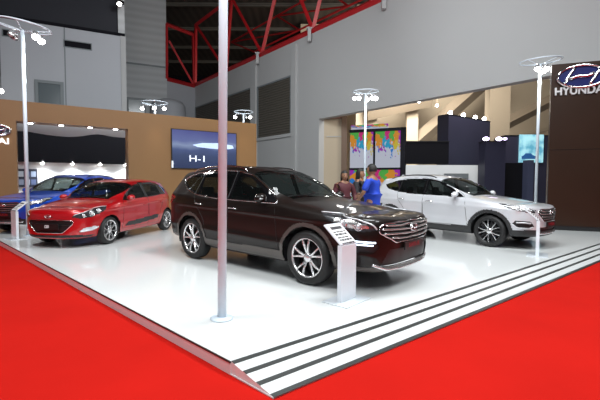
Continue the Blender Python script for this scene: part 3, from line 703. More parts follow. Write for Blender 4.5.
P_SF = paintm('paint_dark_brown', (.0085, .0048, .0038), .0, .45, .42, .15)
build_car(SF, 'dark brown SUV with chrome grille bars at the centre of the white platform', 'car', (.69, 5.925, STAGE + .001), -.714, P_SF, 440, 130, scale=1.02)
P_R = paintm('paint_red', (.50, .004, .008), .25, .28)
build_car(I20, 'red hatchback parked on the left of the platform, facing left', 'car', (-5.109, 8.818, STAGE + .001), 4.555, P_R, 330, 100)
P_W = paintm('paint_silver_white', (.66, .67, .70), .15, .3)
build_car(TU, 'silver white SUV with black wheel arches behind the dark brown SUV', 'car', (4.855, 9.026, STAGE + .001), -.887, P_W, 340, 110)
P_B = paintm('paint_blue', (.006, .085, .60), .25, .28)
bt = ground_pt = None
build_car(TU, 'blue SUV half hidden behind the red hatchback at the left edge', 'car', (-7.6, 10.9, STAGE + .001), 4.56, P_B, 260, 80)

# ------------------------------------------------------------------ helpers for walls
def wbox(W, t0, t1, z0, z1, front=0, depth=.3, parent=None, name='panel', m=None, bev=0):
    """a block on wall W: from t0..t1 along it, z0..z1, its face `front` m proud of the wall line"""
    p = [W.pt(t0, z0, front), W.pt(t1, z0, front), W.pt(t1, z1, front), W.pt(t0, z1, front)]
    n = Vector((-W.n.x * depth, -W.n.y * depth, 0))
    mb = MB().quadprism(p, n); bmesh.ops.recalc_face_normals(mb.bm, faces=mb.bm.faces)
    if bev: bmesh.ops.bevel(mb.bm, geom=mb.bm.edges[:], offset=bev, segments=2, affect='EDGES')
    return mb.obj(name, m, parent)
# ---- the hall: far left wall, back wall piece, right wall with louvres, roof
WL = Wall(AT(0, 180, 25.6).xy, AT(126, 180, 29.0).xy)
tl = WL.hit(126, 100)[0]
HT = 12.2
struct(wbox(WL, -30, tl, 0, HT, 0, .4, None, 'wall_left', M['wall']))
WB = Wall(AT(110, 180, 38.5).xy, AT(167, 180, 40.8).xy)
struct(wbox(WB, WB.hit(100, 90)[0], WB.hit(167, 90)[0], 0, 22, 0, .4, None, 'wall_back', M['wallb']))
# return between the two: the end of the left wall
struct(wbox(WL, tl - .45, tl, HT, 20.5, 0, .4, None, 'trim_1', M['wallb']))
WC = Wall(AT(167, 180, 40.8).xy, AT(195, 180, 43.8).xy); tc_ = WC.hit(195, 90)[0]
struct(wbox(WC, 0, tc_, 0, HT, 0, .4, None, 'wall_corner', M['wall']))
p0 = WC.pt(tc_, 0); WR = Wall((p0.x, p0.y), AT(549, 180, 16.2).xy)
tr = lambda px, py=100: WR.hit(px, py)[0]
zr = lambda px, py: WR.hit(px, py)[1]
LINT = 6.0; T0 = tr(319); TE = tr(700) + 0
struct(wbox(WR, 0, T0, 0, HT, 0, .5, None, 'wall_right', M['wallw']))
# lintel over the wide opening
struct(wbox(WR, T0, TE, LINT, HT, 0, .5, None, 'wall_right_lintel', M['wallw']))
# pilasters and louvres
struct(wbox(WR, tr(252), tr(257), 0, HT - .3, .18, .3, None, 'trim_2', M['wallw']))
struct(wbox(WR, tr(292.5), tr(297), 0, HT - .3, .18, .3, None, 'trim_3', M['wallw']))
struct(wbox(WR, tr(196), tr(292), 5.05, 5.3, .12, .3, None, 'trim_4', M['wallw']))
for i, (x0, x1, hh) in enumerate(((195.4, 251.6, 9.75), (257.6, 291.8, 9.6))):
    t = thing('louvre_panel', ('dark brown louvre panel high on the right hall wall, nearer the far corner', 'dark brown louvre panel high on the right hall wall beside the white column')[i], 'louvre', tuple(WR.pt((tr(x0) + tr(x1)) / 2, 5.3)), 0, None)
    o_ = t.location.copy()
    a_ = wbox(WR, tr(x0), tr(x1), 5.3, hh, .02, .1, None, 'slats', M['louv']); b_ = MB()
    for (u0, u1, z0, z1) in ((tr(x0), tr(x1), hh, hh + .12), (tr(x0), tr(x0) + .15, 5.3, hh), (tr(x1) - .15, tr(x1), 5.3, hh)):
        b_.quadprism([WR.pt(u0, z0, .08), WR.pt(u1, z0, .08), WR.pt(u1, z1, .08), WR.pt(u0, z1, .08)], Vector((-WR.n.x, -WR.n.y, 0)) * .1)
    f_ = b_.obj('frame', M['fgrey'])
    for q in (a_, f_): q.data.transform(Matrix.Translation(-o_)); q.parent = t
# roof: one dark ribbed sheet over everything, and the dark end of the hall
struct(MB().box((-60, -14, 20.4), (60, 75, 20.6)).obj('ceiling', M['roof']))
struct(MB().box((-60, 70, 0), (60, 70.4, 20.4)).obj('wall_end', M['darkw']))
# purlins under the roof
for k in range(7):
    y = 22 + k * 6.5
    struct(MB().box((-45, y, 20.0), (45, y + .25, 20.4)).obj('trim_%d' % (5 + k), M['louv']))
# wall fittings on the left wall
def fit_on(W, name, label, cat, px0, px1, py0, py1, parts, group=None):
    t0, t1 = W.hit(px0, (py0 + py1) / 2)[0], W.hit(px1, (py0 + py1) / 2)[0]
    z1 = W.hit((px0 + px1) / 2, py0)[1]; z0 = W.hit((px0 + px1) / 2, py1)[1]
    t = thing(name, label, cat, tuple(W.pt((t0 + t1) / 2, z0, 0)), 0, group)
    for nm, m, ins, fr, dp in parts:
        if nm.endswith('frame'):
            fw = ins; b_ = MB()
            for (u0, u1, a0, a1) in ((t0, t1, z0, z0 + fw), (t0, t1, z1 - fw, z1), (t0, t0 + fw, z0 + fw, z1 - fw), (t1 - fw, t1, z0 + fw, z1 - fw)):
                b_.quadprism([W.pt(u0, a0, fr), W.pt(u1, a0, fr), W.pt(u1, a1, fr), W.pt(u0, a1, fr)], Vector((-W.n.x, -W.n.y, 0)) * dp)
            o = b_.obj(nm, m)
        else: o = wbox(W, t0 + ins, t1 - ins, z0 + ins, z1 - ins, fr, dp, None, nm, m)
        o.data.transform(Matrix.Translation(-t.location)); o.parent = t
    return t, t0, t1, z0, z1
fit_on(WL, 'wall_vent', 'dark slot vent high on the grey wall, behind the lamp pole', 'vent', 2, 13, 29.5, 37, [('grille', M['darkw'], .05, .03, .1), ('frame', M['fgrey'], .06, .05, .1)])
fit_on(WL, 'wall_vent', 'wide dark slot vent high on the grey wall', 'vent', 63.5, 92, 41.5, 49, [('grille', M['darkw'], .05, .03, .1), ('frame', M['fgrey'], .06, .05, .1)])
w_, t0, t1, z0, z1 = fit_on(WL, 'wall_window', 'grey framed window in the hall wall above the brown booth', 'window', 35, 64, 81, 106.5, [('pane', M['wglass'], .12, .03, .1), ('frame', M['fgrey'], .20, .1, .15)])
for k, x in enumerate((65,)):
    t = WL.hit(x, 60)[0]; struct(wbox(WL, t - .04, t + .04, 0, HT, .015, .05, None, 'trim_20', M['fgrey']))
t = WL.hit(126, 60)[0]; struct(wbox(WL, t - .35, t, 0, HT, .1, .1, None, 'trim_21', M['wallw']))
# eave beam above the left wall
struct(wbox(WL, -30, tl, HT + .0, HT + .2, .1, .6, None, 'trim_22', M['darkw']))
struct(wbox(WL, -30, tl, HT + .2, 20.4, -.3, .2, None, 'wall_left_upper', M['slate']))
# horizontal rail on the back wall and its dark window
z = WB.hit(140, 64)[1]; struct(wbox(WB, WB.hit(100, 90)[0], WB.hit(167, 90)[0], z - .12, z + .05, .06, .1, None, 'trim_23', M['fgrey']))
fit_on(WB, 'wall_window', 'dark window low on the ribbed wall in the far corner', 'window', 127, 146, 98, 114, [('pane', M['wglass'], .1, .03, .1), ('frame', M['fgrey'], .15, .1, .15)])
# big round duct in the corner
c_ = AT(168, 100, 40); mb = MB()
mb.lathe([(.9, 0), (1.55, .0), (1.72, .3), (1.78, 1.6), (1.7, 2.6), (1.45, 3.0), (.9, 3.2), (.3, 3.25)], 40, 'Z', True)
du = thing('round_duct', 'round grey duct hood in the far corner above the brown wall', 'duct', (c_.x, c_.y, AT(168, 118, 40).z - 1.4)); mb.obj('hood', M['wall'], du, True)
MB().lathe([(.5, -.01), (.5, -6.4)], 24, 'Z', True).obj('pipe', M['wall'], du, True)
# ---- red roof trusses
def truss2(name, label, W, bn, tn, zb_, zt_, r, off):
    o0 = W.pt(bn[0], zb_, off); root = thing(name, label, 'roof truss', tuple(o0))
    def bar(nm, t0, z0, t1, z1, rr): MB().tube([W.pt(t0, z0, off) - o0, W.pt(t1, z1, off) - o0], rr, 4).obj(nm, M['red'], root)
    bar('bottom_chord', bn[0], zb_, bn[-1], zb_, r * 1.25); bar('top_chord', tn[0], zt_, tn[-1], zt_, r * 1.25); bar('post', bn[0], zb_, tn[0], zt_, r)
    if len(bn) == 2: bar('post', bn[1], zb_, tn[1], zt_, r); bar('diagonal', tn[0] + .3, zt_ - 1.6, bn[1], zb_, r * .8); return root
    z_ = [(t, zt_) for t in tn]; b_ = [(t, zb_) for t in bn[1:]]
    for k in range(min(len(tn) - 1, len(b_))):
        bar('diagonal', *z_[k], *b_[k], r); bar('diagonal', *b_[k], *z_[k + 1], r)
    return root
bots = [tr(p) for p in (195.5, 226, 262, 312.5, 371, 445, 520)]; tops = [tr(p) for p in (196.5, 232, 284, 338, 400, 480)]
truss2('roof_truss', 'red steel truss running along the top of the right hall wall', WR, bots, tops, HT + .18, 18.9, .17, 0)
truss2('roof_truss', 'short red steel truss bay above the far corner wall', WC, [0.1, tc_ - .1], [.15, tc_ - .2], HT + .05, 17.9, .17, 0)
truss2('roof_truss', 'dim red truss behind the wall truss, deeper under the dark roof', WR, [tr(p) for p in (200, 240, 285, 335, 395)], [tr(p) for p in (180, 220, 262, 312, 360, 420)], 17.2, 19.9, .09, -7)
for i, px in enumerate((260, 312, 386)):
    q = WR.pt(tr(px, 40), HT - .35, .25)
    br = thing('wall_bracket', ('pale bracket under the red truss nearest the far corner', 'pale bracket under the red truss in the middle', 'pale bracket under the red truss at the top edge of the frame')[i], 'bracket', tuple(q))
    MB().box((-.12, -.12, -.3), (.12, .12, .55)).obj('plate', M['wallw'], br); MB().box((-.2, -.16, .55), (.2, .16, .66)).obj('clamp', M['wallw'], br)
# flood light in the roof
q = AT(120, 5, 27.5); fl = thing('flood_light', 'bright flood lamp hanging under the dark roof at the wall end', 'lamp', tuple(q))
MB().box((-.25, -.12, .05), (.25, .12, .28), bev=.03).obj('housing', M['black'], fl); MB().ball((0, -.1, .02), .16, 14, (1, .5, .8)).obj('bulb', M['bulb'], fl, True)
MB().tube([(0, 0, .28), (0, 0, 20.4 - q.z)], .03, 6).obj('drop_rod', M['black'], fl)

# ---- brown booth wall with its opening
BW = Wall((-9.60, 12.30), (-6.43, 14.40)); btl = BW.hit(256.5, 160)[0]; to0 = BW.hit(17, 160)[0]; to1 = BW.hit(128.5, 160)[0]
BT, BO, DPT = 4.12, 3.47, .6
bw = thing('booth_wall', 'tall plain brown booth wall with a wide opening behind the red and blue cars', 'booth wall', tuple(BW.pt(to1, 0)))
def bwp(*a_, **k):
    o = wbox(BW, *a_, **k); o.data.transform(Matrix.Translation(-bw.location)); o.parent = bw; return o
bwp(to1, btl, 0, BT, 0, DPT, name='right_panel', m=M['brown'])
bwp(-9, to0, 0, BT, 0, DPT, name='left_panel', m=M['brown'])
bwp(to0, to1, BO, BT, 0, DPT, name='lintel', m=M['brown'])
def put(root, o):
    o.data.transform(Matrix.Translation(-root.location)); o.parent = root; return o
# downlights in the lintel
for k, px in enumerate((30.5, 61.5, 90.5, 116)):
    t = BW.hit(px, 128)[0]; q = BW.pt(t, BO - .001, -.15)
    dl = thing('downlight', 'small round downlight under the brown lintel, %s' % ('leftmost of four beside the pole', 'second from the left', 'third from the left', 'rightmost of four')[k], 'lamp', tuple(q), 0, 'downlights under the brown lintel')
    MB().lathe([(.02, -.03), (.10, -.03), (.12, -.004), (.12, .0)], 18, 'Z', True).obj('bezel', M['alloy'], dl, True); MB().ball((0, 0, -.03), .075, 12, (1, 1, .35)).obj('bulb', M['bulb'], dl, True)
# alcove behind the opening
AW = Wall(tuple(BW.pt(-2, 0, -5.2).xy), tuple(BW.pt(8, 0, -5.2).xy))
ta, tb = -6, 9.5
alc = thing('alcove', 'white display alcove with a black upper wall behind the opening in the brown wall', 'alcove', tuple(AW.pt(4, 0)))
zc_ = AW.hit(70, 163)[1]
put(alc, wbox(AW, ta, tb, 0, zc_, 0, .1, name='lower_wall', m=M['wbright'])); put(alc, wbox(AW, ta, tb, zc_, 4.0, .25, .3, name='upper_wall', m=M['darkw']))
# pale valance hanging behind the lintel
VW = Wall(tuple(BW.pt(0, 0, -1.6).xy), tuple(BW.pt(8, 0, -1.6).xy)); mb = MB(); up, lo = [], []
v0, v1 = VW.hit(10, 130)[0], VW.hit(135, 130)[0]
for k in range(41):
    t = v0 + (v1 - v0) * k / 40; px = 10 + 125 * k / 40
    yb = 131 + 5.5 * math.sin(max(0, min(1, (px - 24) / 44)) * PI / 2) - 2.5 * math.exp(-((px - 92) / 14) ** 2) + 1.5 * math.sin(max(0, (px - 100) / 30))
    up.append(VW.pt(t, 3.95)); lo.append(VW.pt(t, VW.hit(px, yb)[1]))
mb.quadprism(up + lo[::-1], Vector((-VW.n.x, -VW.n.y, 0)) * .04); bmesh.ops.triangulate(mb.bm, faces=[f for f in mb.bm.faces if len(f.verts) > 4]); bmesh.ops.recalc_face_normals(mb.bm, faces=mb.bm.faces)
vv = mb.obj('valance', M['wallw']); vv.name = 'ceiling_valance'; tag(vv, 'pale grey valance with a wavy lower edge hanging behind the brown lintel', 'valance')
for k, px in enumerate((42.5, 72, 99, 124)):
    t, z = AW.hit(px, 163); q = AW.pt(t, zc_ - .02, .35)
    wl_ = thing('wall_washer', 'small spotlight washing the white alcove wall, %s' % ('leftmost of four', 'second of four from the left', 'third of four from the left', 'rightmost of four')[k], 'lamp', tuple(q), 0, 'spotlights in the alcove')
    MB().ball((0, 0, 0), .075, 12).obj('bulb', M['bulb'], wl_, True); MB().lathe([(.03, .10), (.07, .06), (.09, -.02)], 14).obj('shade', M['alloy'], wl_, True)
    l = bpy.data.lights.new('wash', 'SPOT'); l.energy = 90; l.spot_size = 1.9; l.spot_blend = .8; l.color = (.9, .97, 1); l.shadow_soft_size = .06
    lo_ = bpy.data.objects.new('wash', l); col.objects.link(lo_); lo_.location = q + Vector((AW.n.x, AW.n.y, 0)) * .12 - Vector((0, 0, .1)); lo_.rotation_euler = (Vector((-AW.n.x * .5, -AW.n.y * .5, -1.2))).to_track_quat('-Z', 'Y').to_euler()
# poster in the alcove
t0_, t1_ = AW.hit(17, 175)[0], AW.hit(37.5, 175)[0]; zt_, zb_ = AW.hit(27, 169)[1], AW.hit(27, 187)[1]
po = thing('wall_poster', 'dark poster with pale picture strips on the white alcove wall, behind the blue SUV', 'poster', tuple(AW.pt((t0_ + t1_) / 2, zb_)))
put(po, wbox(AW, t0_, t1_, zb_, zt_, .06, .05, name='board', m=mat('poster_dark', (.03, .035, .06), .4)))
for k in range(3):
    for j in range(2):
        u0 = t0_ + (t1_ - t0_) * (.08 + .3 * k); zz = zb_ + (zt_ - zb_) * (.12 + .45 * j)
        put(po, wbox(AW, u0, u0 + (t1_ - t0_) * .24, zz, zz + (zt_ - zb_) * .3, .07, .02, name='picture', m=mat('poster_pic', ((.25, .3, .4), (.5, .55, .62), (.12, .16, .3))[(k + j) % 3], .4)))
# emblem and word on the left brown panel
t_, z_ = BW.hit(-2, 130); q = BW.pt(t_, z_, .05)
sg = thing('wall_emblem', 'chrome oval emblem cut by the left edge of the frame on the brown wall', 'emblem', tuple(q)); emblem(sg, (0, 0, 0), (BW.n.x, BW.n.y, 0), .62, M['chrome'], 'oval', M['navy'])
t_, z_ = BW.hit(6.5, 141.5); q = BW.pt(t_ + .0, z_, .02)
ltr = text_obj('wall_lettering', 'HYUNDAI', .26, mat('sign_white', (.9, .9, .9), .4, emit=1.2), frame_mtx((0, 0, 0), BW.d.to_3d(), (0, 0, 1)), None, .02, 'RIGHT', 1.25, .006)
ltr.location = q + BW.d.to_3d() * .08; tag(ltr, 'glowing white word under the oval emblem at the left edge', 'sign')
# ---- screen on the brown wall
t0_, t1_ = BW.hit(171, 150)[0], BW.hit(236, 150)[0]; zt_ = BW.hit(171, 128.5)[1]; zb_ = BW.hit(171, 168.5)[1]
scr = thing('display_screen', 'large blue video screen on the brown wall reading H-1', 'screen', tuple(BW.pt((t0_ + t1_) / 2, zb_)))
sm = bpy.data.materials.new('screen_image'); sm.use_nodes = True; nt = sm.node_tree; bs = nt.nodes['Principled BSDF']
tc = nt.nodes.new('ShaderNodeTexCoord'); sp = nt.nodes.new('ShaderNodeSeparateXYZ'); nt.links.new(tc.outputs['Generated'], sp.inputs[0])
cr = nt.nodes.new('ShaderNodeValToRGB'); cr.color_ramp.elements[0].position = 0; cr.color_ramp.elements[0].color = (.035, .055, .14, 1)
for p_, c_ in ((.35, (.06, .09, .20, 1)), (.5, (.09, .13, .30, 1)), (.62, (.30, .38, .60, 1)), (.72, (.16, .20, .45, 1))):
    e_ = cr.color_ramp.elements.new(p_); e_.color = c_
cr.color_ramp.elements[-1].color = (.10, .11, .35, 1); cr.color_ramp.elements[-1].position = 1
ns = nt.nodes.new('ShaderNodeTexNoise'); ns.inputs['Scale'].default_value = 1.6; nt.links.new(tc.outputs['Generated'], ns.inputs['Vector'])
ad = nt.nodes.new('ShaderNodeMath'); ad.operation = 'MULTIPLY_ADD'; ad.inputs[1].default_value = .35; nt.links.new(ns.outputs['Fac'], ad.inputs[0]); 
ad2 = nt.nodes.new('ShaderNodeMath'); ad2.operation = 'SUBTRACT'; ad2.inputs[1].default_value = .17; nt.links.new(sp.outputs[2], ad2.inputs[0]); nt.links.new(ad2.outputs[0], ad.inputs[2])
nt.links.new(ad.outputs[0], cr.inputs[0]); nt.links.new(cr.outputs[0], bs.inputs['Emission Color']); bs.inputs['Emission Strength'].default_value = .85; bs.inputs['Base Color'].default_value = (.01, .01, .015, 1); bs.inputs['Roughness'].default_value = .25
put(scr, wbox(BW, t0_, t1_, zb_, zt_, .07, .065, name='casing', m=M['black']))
pic = put(scr, wbox(BW, t0_ + .03, t1_ - .03, zb_ + .03, zt_ - .03, .074, .003, name='picture', m=sm))
# pale sweep shown on the screen
glow = mat('screen_glow', (.5, .6, .85), .4, emit=.75, ecol=(.42, .56, .85)); mb = MB(); W_ = t1_ - t0_
mb.quadprism([BW.pt(t0_ + W_ * u, zb_ + (zt_ - zb_) * v, .078) for u, v in ((.30, .62), (.45, .68), (.7, .70), (.93, .66), (.95, .58), (.8, .54), (.55, .55), (.38, .57))], Vector((-BW.n.x, -BW.n.y, 0)) * .003)
put(scr, mb.obj('picture_highlight', glow))
tx = text_obj('screen_lettering', 'H-1', .36, mat('screen_white', (.8, .85, 1), .4, emit=.75, ecol=(.85, .9, 1)), frame_mtx(BW.pt(t0_ + W_ * .38, zb_ + (zt_ - zb_) * .26, .08), BW.d.to_3d(), (0, 0, 1)), None, .003, 'CENTER', 1.35, .002)
put(scr, tx)
put(scr, wbox(BW, t0_ + .0, t0_ + .06, zb_ + .03, zb_ + .3, .09, .02, name='side_light', m=mat('screen_edge', (.7, .75, .8), .4, emit=.8)))

# ---- lamp poles
def lamp_pole(label, x, y, H=5.3, z0=STAGE + .001, rp=.045, arms=(), ring=.52, tilt=(0, 0), power=60, base=True, squashed=False):
    root = thing('lamp_pole', label, 'lamp pole', (x, y, z0))
    h = H - z0
    mb = MB(); mb.tube([(0, 0, .01), (0, 0, h - .1)], rp, 16); mb.obj('pole', M['pole'], root, True)
    if base: MB().lathe([(.001, .02), (.10, .018), (.12, .006), (.12, .0), (.001, 0)], 28).obj('base_plate', M['pole'], root, True)
    rt = Matrix.Translation((0, 0, h)) @ Matrix.Rotation(tilt[0], 4, 'X') @ Matrix.Rotation(tilt[1], 4, 'Y')
    mb = MB(); mb.tube([rt @ Vector((ring * math.cos(q), ring * math.sin(q), 0)) for q in [2*PI*k/48 for k in range(48)]], .022, 8, True)
    rg = mb.obj('ring', M['pole'], root, True)
    for k in range(4):
        q = k * PI / 2 + .4; MB().tube([Vector((0, 0, h - .12)), rt @ Vector((ring * math.cos(q), ring * math.sin(q), 0))], .012, 6).obj('ring_spoke', M['pole'], root, True)
    for k, (ax, ay, on) in enumerate(arms):
        p = Vector((ax, ay, h - .26)); mb = MB(); mb.tube([(0, 0, h - .12), (ax * .9, ay * .9, h - .12), p + Vector((0, 0, .08))], .012, 6); ar = mb.obj('lamp_arm', M['alloy'], root, True)
        d = Vector((ax * .6, ay * .6 - .2, -1)).normalized(); R3 = d.to_track_quat('-Z', 'Y').to_matrix().to_4x4()
        mb = MB(); mb.lathe([(.03, .12), (.06, .10), (.085, .0), (.08, -.02)], 18); mb.xf(Matrix.Translation(p) @ R3); hd = mb.obj('lamp_head', M['alloy'], root, True)
        if on:
            mb = MB(); mb.ball(p + d * .02, .085, 14); mb.obj('bulb', M['bulb'], hd, True)
            if power:
                l = bpy.data.lights.new('pole_lamp', 'SPOT'); l.energy = power; l.spot_size = 2.3; l.spot_blend = .6; l.shadow_soft_size = .08; l.color = (1, .98, .95)
                lo_ = bpy.data.objects.new('pole_lamp', l); col.objects.link(lo_); lo_.location = root.location + p + d * .12; lo_.rotation_euler = d.to_track_quat('-Z', 'Y').to_euler()
        else: MB().ball(p + d * .0, .05, 10).obj('bulb', M['lensw'], hd, True)
    return root
R4 = [(.30, .0), (-.30, .0), (.05, .30), (-.05, -.3)]
cp0 = lamp_pole('white lamp pole in front of the dark brown SUV, its top out of frame', -.805, 3.93, 5.3, arms=[(a_, b_, 1) for a_, b_ in R4], power=30); cp0.rotation_euler = (0, .010, 0); cp0.location.z += .003
pl = AT(27.5, 205, 9.9); lamp_pole('white lamp pole between the blue SUV and the red hatchback at the left', AT(24.3, 90, 9.9).x, 9.9, AT(24, 26, 9.9).z, arms=[(.36, -.05, 1), (.24, .12, 0), (-.22, -.1, 0), (-.3, .12, 0), (.3, .25, 1)], ring=.62, tilt=(.04, .12))
lamp_pole('white lamp pole behind the white SUV near the dark brown sign wall', AT(537.3, 150, 12.8).x, 12.8, AT(538, 61, 12.8).z, arms=[(.12, -.15, 1), (-.14, -.1, 1), (.2, .15, 1)], ring=.60, tilt=(.06, -.05))
lamp_pole('white lamp pole behind the talking people', AT(365, 150, 16.2).x, 16.2, AT(366, 91.5, 16.2).z, z0=0, arms=[(.25, -.1, 1), (.42, .0, 1), (-.28, -.05, 1), (-.46, 0, 1), (.1, .2, 1)], ring=.52, tilt=(.05, 0))
lamp_pole('lamp cluster on a pole rising behind the brown wall, left of the screen', AT(155, 120, 18.6).x, 18.6, AT(155, 103, 18.6).z, z0=0, arms=[(-.55, -.1, 1), (.48, -.1, 1), (.1, -.3, 1), (-.2, .3, 0)], ring=.60, power=60)
lamp_pole('lamp cluster rising behind the brown wall above the right end of the screen', AT(243.5, 120, 20.5).x, 20.5, AT(243.5, 112, 20.5).z, z0=0, arms=[(-.42, -.1, 1), (.36, -.1, 1), (.1, .3, 0)], ring=.50, power=60)
# small lamps that graze the brown wall under the two clusters
for px in (155, 243):
    t, z = BW.hit(px, 126); q = BW.pt(t, BT + .35, .55)
    l = bpy.data.lights.new('cluster_spill', 'SPOT'); l.energy = 45; l.spot_size = .75; l.spot_blend = 1; l.color = (1, .85, .65)
    lo_ = bpy.data.objects.new('cluster_spill', l); col.objects.link(lo_); lo_.location = q; lo_.rotation_euler = Vector((-BW.n.x * .25, -BW.n.y * .25, -1)).to_track_quat('-Z', 'Y').to_euler()
# lamp at the very left edge
q = AT(1, 91, 24); wl_ = thing('wall_lamp', 'small bright lamp at the left edge in front of the grey wall', 'lamp', tuple(q)); MB().ball((0, 0, 0), .14, 12).obj('bulb', M['bulb'], wl_, True)
MB().tube([(0, 0, .1), (0, 0, 20.4 - q.z)], .02, 6).obj('drop_rod', M['black'], wl_)

# ---- information stands
def kiosk(label, x, y, rz, wd=.31, h=.68, top=.92):
    root = thing('information_stand', label, 'information stand', (x, y, STAGE + .001), rz)
    MB().box((-.26, -.18, 0), (.26, .18, .012), bev=.004).obj('base_plate', M['white'], root)
    # upright column: front +X ... local: width along Y, viewer reads from -Y
    mb = MB(); mb.box((-wd / 2, -.03, .012), (wd / 2, .03, h), bev=.005); mb.obj('column', M['white'], root)
    # slanted reading board rising away from the reader
    bh = .33; bw_ = wd + .01
    R3 = Matrix.Translation((0, -.018, h + .006)) @ Matrix.Rotation(math.radians(41), 4, 'X') @ Matrix.Translation((0, .10, 0))
    mb = MB(); mb.box((-bw_ / 2, -.10, -.010), (bw_ / 2, bh - .10, .010), bev=.003); mb.xf(R3); bd = mb.obj('board', M['white'], root)
    mb = MB(); mb.box((-bw_ / 2 + .02, -.08, .0102), (bw_ / 2 - .02, bh - .12, .0130)); mb.xf(R3); mb.obj('sheet', M['paper'], bd)
    mb = MB()
    mb.box((-bw_ / 2 + .05, bh - .20, .0132), (bw_ / 2 - .05, bh - .155, .0142))
    rg_ = random.Random(5)
    for k in range(5):
        y0 = bh - .25 - k * .045
        xx = -bw_ / 2 + .04
        while xx < bw_ / 2 - .06:
            L_ = rg_.uniform(.02, .07); mb.box((xx, y0, .0132), (min(xx + L_, bw_ / 2 - .04), y0 + (.028 if k % 2 else .018), .0142)); xx += L_ + .012
    mb.xf(R3); mb.obj('printed_lines', M['inkk'], bd)
    return root
kiosk('white information stand in front of the front wheel of the dark brown SUV', .565, 4.56, .85)
kiosk('white information stand in front of the blue SUV at the left edge', -6.95, 9.35, -.62)
kiosk('white information stand in front of the white SUV', 4.66, 7.50, 1.02)

# ---- dark brown sign wall on the right
HW = Wall(AT(549, 228, 11.6).xy, AT(600, 231.5, 11.15).xy)
zt_ = HW.hit(549, 65)[1]; th0 = HW.hit(549, 150)[0]
hw_ = thing('sign_wall', 'tall dark brown sign wall with the chrome lettering at the right edge', 'sign wall', tuple(HW.pt(th0, STAGE + .002)))
put(hw_, wbox(HW, th0, th0 + 6, STAGE + .14, zt_, 0, .14, name='panel', m=M['brownd'])); put(hw_, wbox(HW, th0 + .03, th0 + 6, STAGE + .006, STAGE + .14, -.03, .1, name='plinth', m=M['black']))
for py in (150,):
    z_ = HW.hit(549, py)[1]; put(hw_, wbox(HW, th0, th0 + 6, z_ - .006, z_ + .006, .003, .01, name='panel_joint', m=M['gloss']))
t_, z_ = HW.hit(581.5, 76.5); q = HW.pt(t_, z_, .06)
eb = thing('wall_emblem', 'large chrome oval emblem with blue field on the dark brown sign wall', 'emblem', tuple(q)); emblem(eb, (0, 0, 0), (HW.n.x, HW.n.y, 0), 1.22, M['chrome'], 'oval', mat('emblem_blue', (.01, .015, .10), .25), .040)
t_, z_ = HW.hit(554, 92.5); q = HW.pt(t_, z_, .02)
lt = text_obj('sign_lettering', 'HYUNDAI', .31, mat('letter_steel', (.75, .75, .76), .3, .5), frame_mtx((0, 0, 0), HW.d.to_3d(), (0, 0, 1)), None, .03, 'LEFT', .92, .008)
lt.location = q; tag(lt, 'chrome capital letters under the large oval emblem, cut by the right edge', 'sign')

# ---- the hall beyond the wide opening
struct(MB().quadprism([(0, 46, 0), (60, 46, 0), (60, 46, 20), (0, 46, 20)], (0, .4, 0)).obj('wall_far', M['beige']))
# reveal of the opening with a brown frame and a pale roller panel
jw = Wall(tuple(WR.pt(T0, 0, -.5).xy), AT(346, 150, 27.6).xy)
tj = jw.hit(346, 140)[0]
struct(wbox(jw, .0, tj, 0, LINT + .3, 0, .2, None, 'wall_reveal', M['beige']))
for i, (x0, x1) in enumerate(((318.8, 321.6), (341.5, 347))):
    struct(wbox(jw, jw.hit(x0, 140)[0], jw.hit(x1, 140)[0], 0, LINT + .2, .12, .2, None, 'trim_%d' % (30 + i), mat('jamb_brown%d' % i, (.14, .085, .055), .6)))
z_ = jw.hit(330, 119)[1]; struct(wbox(jw, 0, tj, z_, z_ + .22, .08, .2, None, 'trim_32', mat('jamb_top', (.20, .10, .07), .6)))
z_ = jw.hit(330, 137)[1]; struct(wbox(jw, .2, tj - .3, z_, z_ + .05, .05, .1, None, 'trim_33', M['wallw']))
# sloping beams of the far hall
def beam(p, q, w_, label):
    mb = MB(); mb.tube([Vector((0, 0, 0)), Vector(q) - Vector(p)], w_, 4); o = mb.obj('roof_beam', M['beiged']); o.location = p; tag(o, label, 'beam')
beam(AT(405, 152, 42), AT(482, 84, 42), .8, 'brown sloping roof beam seen through the opening, nearest the colour screen')
beam(AT(484, 135, 42), AT(560, 96, 42), .65, 'brown sloping roof beam left of the thin lamp pole on the right')
beam(AT(470, 160, 44), AT(565, 130, 44), .6, 'lowest brown sloping roof beam behind the cyan screen')
beam(AT(366, 112, 40), AT(430, 98, 40), .9, 'brown beam just under the lintel above the colour screen')
for i, (px, w_) in enumerate(((366, 2.2), (412, 1.2))):
    struct(MB().box((AT(px, 150, 41).x - w_ / 2, 41, 0), (AT(px, 150, 41).x + w_ / 2, 41.6, 20)).obj('trim_%d' % (34 + i), M['beige']))
c_ = AT(497, 120, 30)
co = MB().box((-.78, -.4, 0), (.78, .4, 12)).obj('hall_column', M['beige']); co.location = (c_.x, 30, 0); tag(co, 'square beige column rising behind the purple spotlights', 'column')
for k, (px, py) in enumerate(((419, 101.5), (437, 105.5), (423, 120))):
    if k == 2: continue
    q = AT(px, py, 34); o = thing('ceiling_spot', ('small round ceiling light in the far hall, nearer the colour screen', 'small round ceiling light in the far hall, nearer the navy booth')[k], 'lamp', tuple(q)); MB().ball((0, 0, 0), .13, 12).obj('bulb', M['bulb'], o, True); MB().tube([(0, 0, .1), (0, 0, 20.4 - q.z)], .02, 6).obj('drop_rod', M['beiged'], o)
